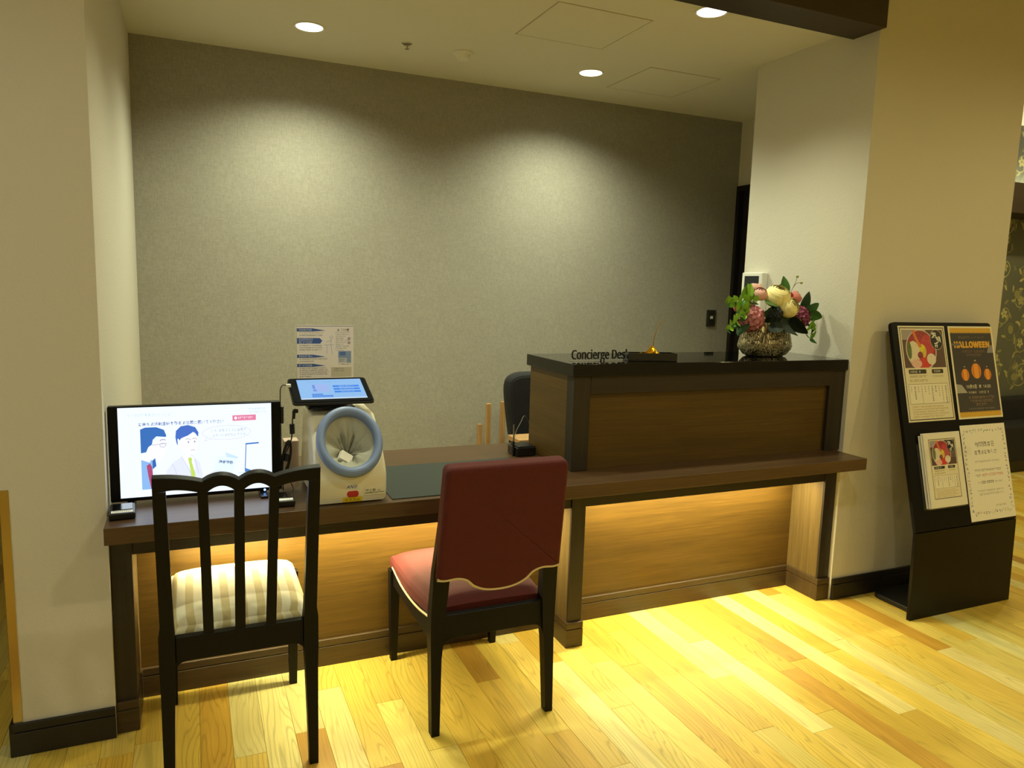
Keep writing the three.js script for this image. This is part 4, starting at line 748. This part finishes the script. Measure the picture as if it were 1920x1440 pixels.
  const leaf = (L, Wd, at, dir, roll, m, name = 'leaf') => { const g = leafGeo(L, Wd); g.rotateY(roll); return obj(name, aim(g, dir, at), m, t); };
  // big leaves
  leaf(0.1, 0.085, P(2.945, 1.385, -0.2), [0.9, 0.25, 0.25], 0.3, green.mid); leaf(0.085, 0.075, P(2.94, 1.41, -0.21), [0.6, 0.75, 0.2], 0.2, green.dark); leaf(0.075, 0.06, P(2.96, 1.385, -0.18), [0.7, -0.4, 0.4], 0, green.mid);
  leaf(0.085, 0.07, P(2.575, 1.345, -0.19), [-0.25, -0.9, 0.3], 0, green.dark); leaf(0.07, 0.06, P(2.57, 1.35, -0.21), [-0.6, -0.5, 0.2], 0.4, green.mid); leaf(0.09, 0.07, P(2.85, 1.46, -0.24), [0.1, 0.9, 0.1], 0.1, green.mid); leaf(0.07, 0.055, P(2.83, 1.46, -0.25), [0.6, 0.7, -0.1], 0, green.dark);
  leaf(0.11, 0.1, P(2.79, 1.36, -0.15), [0.1, -0.85, 0.5], 0.1, green.black); leaf(0.1, 0.085, P(2.84, 1.36, -0.15), [0.35, -0.8, 0.45], -0.2, green.black); leaf(0.08, 0.07, P(2.73, 1.34, -0.15), [-0.2, -0.7, 0.6], 0, green.black); leaf(0.07, 0.06, P(2.7, 1.44, -0.18), [0.2, -0.6, 0.7], 0, green.mid); leaf(0.08, 0.06, P(2.64, 1.43, -0.22), [-0.2, 0.9, 0.2], 0.3, green.bright); leaf(0.075, 0.06, P(2.61, 1.44, -0.23), [0.3, 0.8, 0.3], -0.3, green.bright);
  for (let k = 0; k < 16; k++) { const a = (k / 16) * 6.2832; leaf(0.08, 0.06, P(VX + 0.1 * Math.cos(a), 1.33, VZ + 0.05 * Math.sin(a)), [Math.cos(a), 0.9, Math.sin(a) * 0.6], k, k % 3 ? green.dark : green.mid); }
  // ivy sprays
  const spray = (pts, n, m, s) => {
    const c = new THREE.CatmullRomCurve3(pts.map((q) => V(...P(...q)))); obj('ivy_stem', plain(new THREE.TubeGeometry(c, 20, 0.0016, 5, false)), std(0x8fa066, 0.6), t);
    for (let k = 1; k <= n; k++) { const q = c.getPoint(k / n), side = k % 2 ? 1 : -1; leaf(s * rr(0.8, 1.15), s * rr(0.75, 0.95), [q.x, q.y, q.z], [rr(-0.7, 0.5), side * 0.7 + rr(-0.2, 0.2), rr(0.2, 0.8)], rr(-0.5, 0.5), k % 4 ? m : green.mid, 'ivy_leaf'); }
  };
  spray([[2.66, 1.43, -0.2], [2.59, 1.435, -0.19], [2.52, 1.425, -0.18], [2.462, 1.418, -0.17]], 17, green.bright, 0.034);
  spray([[2.64, 1.4, -0.19], [2.56, 1.37, -0.16], [2.5, 1.335, -0.15], [2.455, 1.3, -0.15]], 17, green.bright, 0.03);
  spray([[2.62, 1.42, -0.2], [2.57, 1.39, -0.18], [2.53, 1.385, -0.17]], 9, green.bright, 0.036);
  spray([[2.93, 1.37, -0.2], [2.97, 1.33, -0.18], [2.995, 1.3, -0.18], [3.0, 1.262, -0.185]], 12, green.bright, 0.036);
  spray([[2.9, 1.34, -0.18], [2.925, 1.31, -0.16], [2.94, 1.285, -0.16]], 4, green.bright, 0.036);
  // fine sprig on the right
  const sp = [[[2.88, 1.44, -0.23], [2.9, 1.49, -0.23], [2.925, 1.52, -0.23], [2.955, 1.523, -0.23]], [[2.9, 1.49, -0.23], [2.92, 1.53, -0.23], [2.926, 1.552, -0.23]], [[2.9, 1.47, -0.23], [2.925, 1.48, -0.22], [2.935, 1.465, -0.22]]];
  for (const q of sp) { obj('sprig', tube(q.map((r) => P(...r)), 0.0012, 14, 5), std(0x6c6a3a, 0.6), t); const e = P(...q[q.length - 1]); obj('sprig_bud', place(new THREE.SphereGeometry(0.007, 8, 6), ...e), std(0x9aa06c, 0.6), t); }
}
// ---------------------------------------------------------------- switch and wall unit
{
  const t = thing('wall_switch', 'small dark switch plate on the taupe wall near the dark door', 'switch', [3.715, 1.278, ZB + 0.0008]);
  obj('plate', bx(-0.04, 0.04, -0.06, 0.06, 0, 0.008, 0.002), std(0x39372c, 0.45), t);
  obj('rocker', bx(-0.02, 0.02, -0.042, 0.042, 0.0082, 0.011, 0.001), std(0x2b2a22, 0.4), t);
  obj('name_tag', bx(-0.012, 0.012, -0.004, 0.016, 0.0112, 0.0122, 0.0004), M.paper, t);
  const d = thing('intercom', 'white boxed intercom with dark screen on the pillar behind the flowers', 'intercom', [W - 0.0008, 1.48, -0.655]);
  obj('case', bx(-0.042, 0, -0.11, 0.097, -0.078, 0.078, 0.006), M.whitePlastic, d);
  obj('screen', bx(-0.0436, -0.0424, -0.02, 0.078, -0.055, 0.055, 0.0005), std(0x20252c, 0.15), d);
  obj('key_row', [-0.04, 0, 0.04].map((z) => bx(-0.045, -0.0424, -0.07, -0.05, z - 0.012, z + 0.012, 0.001)), std(0xa8a89e, 0.5), d);
}
// ---------------------------------------------------------------- display stand with posters
const bowl = (x, cx, cy, R) => {   // rice bowl topped with raw fish
  const disc = (a, b, rx, ry, c, rot = 0) => { x.fillStyle = c; ell(x, a, b, rx, ry, rot); x.fill(); };
  disc(cx, cy, R, R * 0.94, '#cfc6c0'); disc(cx, cy - 4, R * 0.94, R * 0.88, '#9c2c38');
  disc(cx + R * 0.42, cy - R * 0.2, R * 0.45, R * 0.5, '#c23a48'); disc(cx + R * 0.05, cy + R * 0.55, R * 0.42, R * 0.3, '#d4392f', 0.3); disc(cx + R * 0.6, cy + R * 0.42, R * 0.3, R * 0.26, '#e6dccb'); disc(cx - R * 0.5, cy + R * 0.1, R * 0.4, R * 0.52, '#e4dac0'); disc(cx - R * 0.4, cy + R * 0.62, R * 0.34, R * 0.2, '#e6bcb0'); disc(cx - R * 0.78, cy, R * 0.14, R * 0.4, '#55703a');
  disc(cx + R * 0.12, cy + R * 0.05, R * 0.2, R * 0.3, '#d8c24a'); disc(cx + R * 0.04, cy - R * 0.1, R * 0.17, R * 0.17, '#e8d81e'); disc(cx - R * 0.1, cy + R * 0.24, R * 0.18, R * 0.16, '#8c2a3c');
  x.strokeStyle = '#e07a3a'; x.lineWidth = R * 0.16; x.lineCap = 'round'; x.beginPath(); x.moveTo(cx - R * 0.42, cy - R * 0.95); x.quadraticCurveTo(cx - R * 0.28, cy - R * 0.45, cx - R * 0.05, cy - R * 0.2); x.stroke();
  const s0 = seed; seed = 77; for (let k = 0; k < 130; k++) { const a = rnd() * 6.28, r = R * 0.85 * Math.sqrt(rnd()); x.fillStyle = ['rgba(255,245,230,0.35)', 'rgba(120,20,30,0.35)', 'rgba(240,200,180,0.35)'][k % 3]; ell(x, cx + r * Math.cos(a), cy + r * Math.sin(a) * 0.9, 7, 3, a); x.fill(); } seed = s0;
};
const menuTex = canvasTex(720, 1024, (x, w, h) => {
  x.fillStyle = '#e6dfc4'; x.fillRect(0, 0, w, h); x.strokeStyle = '#2b2418'; x.lineWidth = 9; x.strokeRect(22, 22, w - 44, h - 44);
  x.save(); x.beginPath(); x.rect(42, 42, w - 84, 410); x.clip(); x.fillStyle = '#5c4440'; x.fillRect(0, 0, w, 460); x.fillStyle = '#a39a9a'; x.fillRect(0, 0, 420, 150); bowl(x, 320, 262, 235);
  x.fillStyle = '#16181a'; ell(x, 575, 150, 98, 108); x.fill(); x.strokeStyle = '#d8d2c4'; x.lineWidth = 4; ell(x, 575, 150, 98, 108); x.stroke(); x.fillStyle = '#f0efe4'; jp(x, '海', 505, 130, 76, 0.13); jp(x, '鮮', 570, 178, 76, 0.13); jp(x, '丼', 530, 236, 66, 0.13); x.restore();
  x.fillStyle = '#2c2a28'; x.beginPath(); x.roundRect(86, 470, 270, 46, 12); x.fill(); x.beginPath(); x.roundRect(440, 470, 180, 46, 12); x.fill(); x.fillStyle = '#f0ece0'; jp(x, '10月8日（木）', 100, 506, 32, 0.1); jp(x, '予約切', 470, 506, 34, 0.1);
  ticks(x, 92, 360, 556, 24, '#8d7d52'); ticks(x, 92, 350, 600, 24, '#8d7d52'); ticks(x, 450, 620, 556, 20, '#a89a70');
  x.fillStyle = '#efe9d6'; x.fillRect(60, 626, w - 120, 210); x.strokeStyle = '#4b4434'; x.lineWidth = 3; x.strokeRect(60, 626, w - 120, 210);
  const s0 = seed; seed = 8; for (let k = 0; k < 11; k++) { const X = 88 + k * 53, n = 3 + Math.floor(rnd() * 6), big = [1, 6, 7, 10].includes(k); for (let q = 0; q < n; q++) { const Y = 650 + q * 24; x.fillStyle = big ? '#3a342a' : '#8b8266'; x.fillRect(X, Y, big ? 20 : 14, 4); x.fillRect(X + 5, Y, 4, big ? 20 : 14); if (rnd() < 0.6) x.fillRect(X, Y + 10, big ? 20 : 14, 4); } } seed = s0;
  for (let k = 0; k < 5; k++) ticks(x, 80, 560 + (k % 2) * 70, 876 + k * 26, 16, '#b3915e');
});
const partyTex = canvasTex(720, 1024, (x, w, h) => {
  x.fillStyle = '#efe7c8'; x.fillRect(0, 0, w, h); x.fillStyle = '#2d2a33'; x.fillRect(24, 20, w - 48, h - 40);
  x.fillStyle = '#d9a92a'; x.fillRect(24, 20, w - 48, 46); x.fillRect(24, h - 66, w - 48, 46); for (let k = 0; k < 22; k++) { ell(x, 40 + k * 30.5, 66, 13, 13); x.fill(); ell(x, 40 + k * 30.5, h - 66, 13, 13); x.fill(); }
  x.fillStyle = '#8a7a46'; jpMid(x, '～季節のデザートバイキング～', w / 2, 140, 36, 0.08);
  x.fillStyle = '#e3a92a'; x.save(); x.font = 'bold 92px sans-serif'; const tw = x.measureText('HALLOWEEN').width; x.translate(w / 2, 238); x.scale(590 / tw, 1); x.lineWidth = 8; x.strokeStyle = '#e3a92a'; x.strokeText('HALLOWEEN', -tw / 2, 0); x.fillText('HALLOWEEN', -tw / 2, 0); x.restore();
  x.fillStyle = '#5f5c66'; x.fillRect(24, 190, 150, 26); fillPoly(x, [[620, 240], [696, 205], [696, 300], [590, 300]], '#8d8a92'); fillPoly(x, [[24, 640], [110, 650], [190, 740], [24, 740]], '#a8a49c');
  ticks(x, 180, 560, 296, 28, '#7c5f4c'); ticks(x, 250, 500, 336, 28, '#7c5f4c');
  for (const [a, b, s] of [[190, 540, 0.78], [375, 500, 1], [556, 540, 0.74]]) { x.fillStyle = '#e98a18'; ell(x, a, b, 78 * s, 86 * s); x.fill(); x.fillStyle = '#f2a02c'; ell(x, a, b, 40 * s, 84 * s); x.fill(); x.fillStyle = '#c9650e'; for (const d of [-48, 48]) { ell(x, a + d * s, b, 8 * s, 74 * s); x.fill(); } x.fillStyle = '#5b3a2a'; x.fillRect(a - 22 * s, b - 112 * s, 44 * s, 32 * s); x.fillStyle = '#cfc9b4'; x.fillRect(a - 12 * s, b - 122 * s, 24 * s, 12 * s); }
  x.fillStyle = '#f2ecd4'; jpMid(x, '10月8日（木）14:00～', w / 2 + 30, 690, 48, 0.11); x.fillStyle = '#d9d2ba'; jpMid(x, '予約締切　10月5日（月）', w / 2 + 20, 750, 33, 0.09);
  ticks(x, 200, 610, 806, 28, '#8f7458'); ticks(x, 220, 580, 846, 28, '#8f7458'); ticks(x, 310, 490, 886, 28, '#8f7458'); ticks(x, 180, 600, 926, 18, '#7f7a74');
});
const noticeTex = canvasTex(720, 1024, (x, w, h) => {
  x.fillStyle = '#f6f3e8'; x.fillRect(0, 0, w, h);
  const s0 = seed; seed = 40; const cs = ['#6d7fa6', '#8d6f9a', '#b08a8a', '#7f9a72', '#b9a45a'];
  const bloom = (a, b) => { x.fillStyle = cs[Math.floor(rnd() * 5)]; const n = 3 + Math.floor(rnd() * 3); for (let q = 0; q < n; q++) { ell(x, a + rr(-14, 14), b + rr(-14, 14), rr(4, 9), rr(3, 6), rnd() * 3); x.fill(); } };
  for (let k = 0; k < 14; k++) { bloom(60 + k * 46, 70 + rr(-10, 10)); bloom(80 + k * 43, h - 80 + rr(-10, 10)); } for (let k = 0; k < 19; k++) { bloom(40 + rr(-8, 8), 100 + k * 45); bloom(w - 44 + rr(-8, 8), 100 + k * 45); } seed = s0;
  x.fillStyle = '#6a6670'; jpMid(x, '訪問理容日', w / 2, 240, 62, 0.09); jpMid(x, '変更のお知らせ', w / 2, 320, 52, 0.09);
  ticks(x, 170, 560, 410, 20, '#9b9790'); ticks(x, 150, 580, 506, 26, '#8d8a90'); ticks(x, 150, 240, 560, 26, '#8d8a90'); ticks(x, 260, 590, 560, 28, '#cf7a68'); ticks(x, 180, 230, 636, 22, '#8d8a90'); ticks(x, 240, 430, 636, 28, '#4a484e'); ticks(x, 450, 570, 636, 20, '#9b9790'); ticks(x, 160, 570, 724, 22, '#a5a19a'); ticks(x, 180, 560, 760, 22, '#a5a19a'); ticks(x, 420, 590, 890, 18, '#9b9790');
});
{
  const t = thing('display_stand', 'black floor display stand with a tilted poster board', 'display stand', [3.228, 0, 0]);
  const BW = 0.702, ang = Math.atan2(0.298 - 0.06, 1.352 - 0.41), TH = 0.018;
  const side = (pts) => { const g = extr(poly(pts), BW, 0.0015, 1, 1); g.rotateY(-Math.PI / 2); g.translate(BW, 0, 0); return g; };
  obj('lower_panel', side([[0.31, 0.0005], [0.3, 0.41], [0.282, 0.41], [0.292, 0.0005]]), M.standBlack, t);
  const board = new THREE.Shape(); board.moveTo(0, 0.004); board.lineTo(BW, 0.004); board.lineTo(BW, 0.946); board.quadraticCurveTo(BW, 0.972, BW - 0.026, 0.972); board.lineTo(0.026, 0.972); board.quadraticCurveTo(0, 0.972, 0, 0.946); board.closePath();
  const onBoard = (g) => place(g, 0, 0.41, 0.3, -ang, 0, 0);
  obj('poster_board', onBoard(extr(board, TH, 0.002, 8).translate(0, 0, -TH)), M.blackMatt, t);
  obj('base_plate', extr(roundRect(0.56, 0.25, 0.05), 0.026, 0.005, 8).rotateX(-Math.PI / 2).translate(BW / 2, 0.0005, 0.163), M.black, t);
  obj('rear_strut', [place(bx(BW / 2 - 0.04, BW / 2 + 0.04, 0, 0.5, -0.01, 0.01, 0.002), 0, 0.02, 0.14, 0.15, 0, 0)], M.black, t);
  // clear leaflet holder
  const hold = obj('leaflet_holder', [bx(0.066, 0.35, 0.1, 0.4, 0.001, 0.003, 0.0005), bx(0.066, 0.35, 0.1, 0.104, 0.003, 0.03, 0.0005), bx(0.07, 0.39, 0.33, 0.372, 0.0325, 0.035, 0.0005), bx(0.35, 0.353, 0.1, 0.372, 0.001, 0.035, 0.0005)].map(onBoard), M.acrylic, t);
  const sheet = (name, tex, cx, cy, w, h, off, label, cat, group) => {
    const o = thing(name, label, cat, [3.228, 0, 0], 0, group);
    obj('sheet', onBoard(bx(cx - w / 2, cx + w / 2, cy - h / 2, cy + h / 2, off, off + 0.001, 0)), M.paper, o);
    obj('print', onBoard(facePlane(w, h, cx, cy, off + 0.0013)), phys(0xffffff, 0.5, { map: tex, clearcoat: off < 0.003 ? 0.8 : 0, clearcoatRoughness: 0.04 }), o);
  };
  sheet('poster', menuTex, 0.196, 0.728, 0.315, 0.452, 0.0006, 'poster with a photo of a raw fish rice bowl on the black stand', 'poster');
  sheet('poster', partyTex, 0.54, 0.727, 0.322, 0.453, 0.0006, 'dark poster reading Halloween with three orange pumpkins', 'poster');
  sheet('notice', noticeTex, 0.538, 0.243, 0.325, 0.456, 0.0006, 'cream notice sheet with a flowery border on the black stand', 'notice');
  const leafletTex = canvasTex(540, 700, (x, w, h) => { x.fillStyle = '#ece7d6'; x.fillRect(0, 0, w, h); x.drawImage(menuTex.image, 14, 14, 692, 996, 56, 46, w - 130, h - 120); });
  for (let k = 0; k < 4; k++) {
    const o = thing('leaflet', ['lowest cream leaflet resting against the black board in the clear holder', 'second lowest cream leaflet of the stack in the clear holder', 'cream leaflet directly under the topmost one in the clear holder', 'topmost menu leaflet with the fish bowl photo in the clear holder'][k], 'leaflet', [3.228, 0, 0], 0, 'leaflets in the clear holder');
    const dx = [-0.006, 0.004, -0.003, 0.002][k], off = 0.005 + k * 0.006, w = 0.246, h = 0.332;
    obj('paper', onBoard(bx(0.208 + dx - w / 2, 0.208 + dx + w / 2, 0.1055, 0.1055 + h + (k % 2) * 0.01, off, off + 0.003, 0.0004)), M.paper, o);
    if (k === 3) obj('print', onBoard(facePlane(w - 0.004, h, 0.208 + dx, 0.1055 + h / 2 + 0.003, off + 0.0034)), std(0xffffff, 0.6, { map: leafletTex }), o);
  }
}
scene.traverse((o) => { if (o.isMesh) { o.castShadow = true; o.receiveShadow = true; } else if (o.isSpotLight || o.isPointLight) { o.castShadow = true; o.shadow.mapSize.set(1024, 1024); } });
renderer.render(scene, camera);
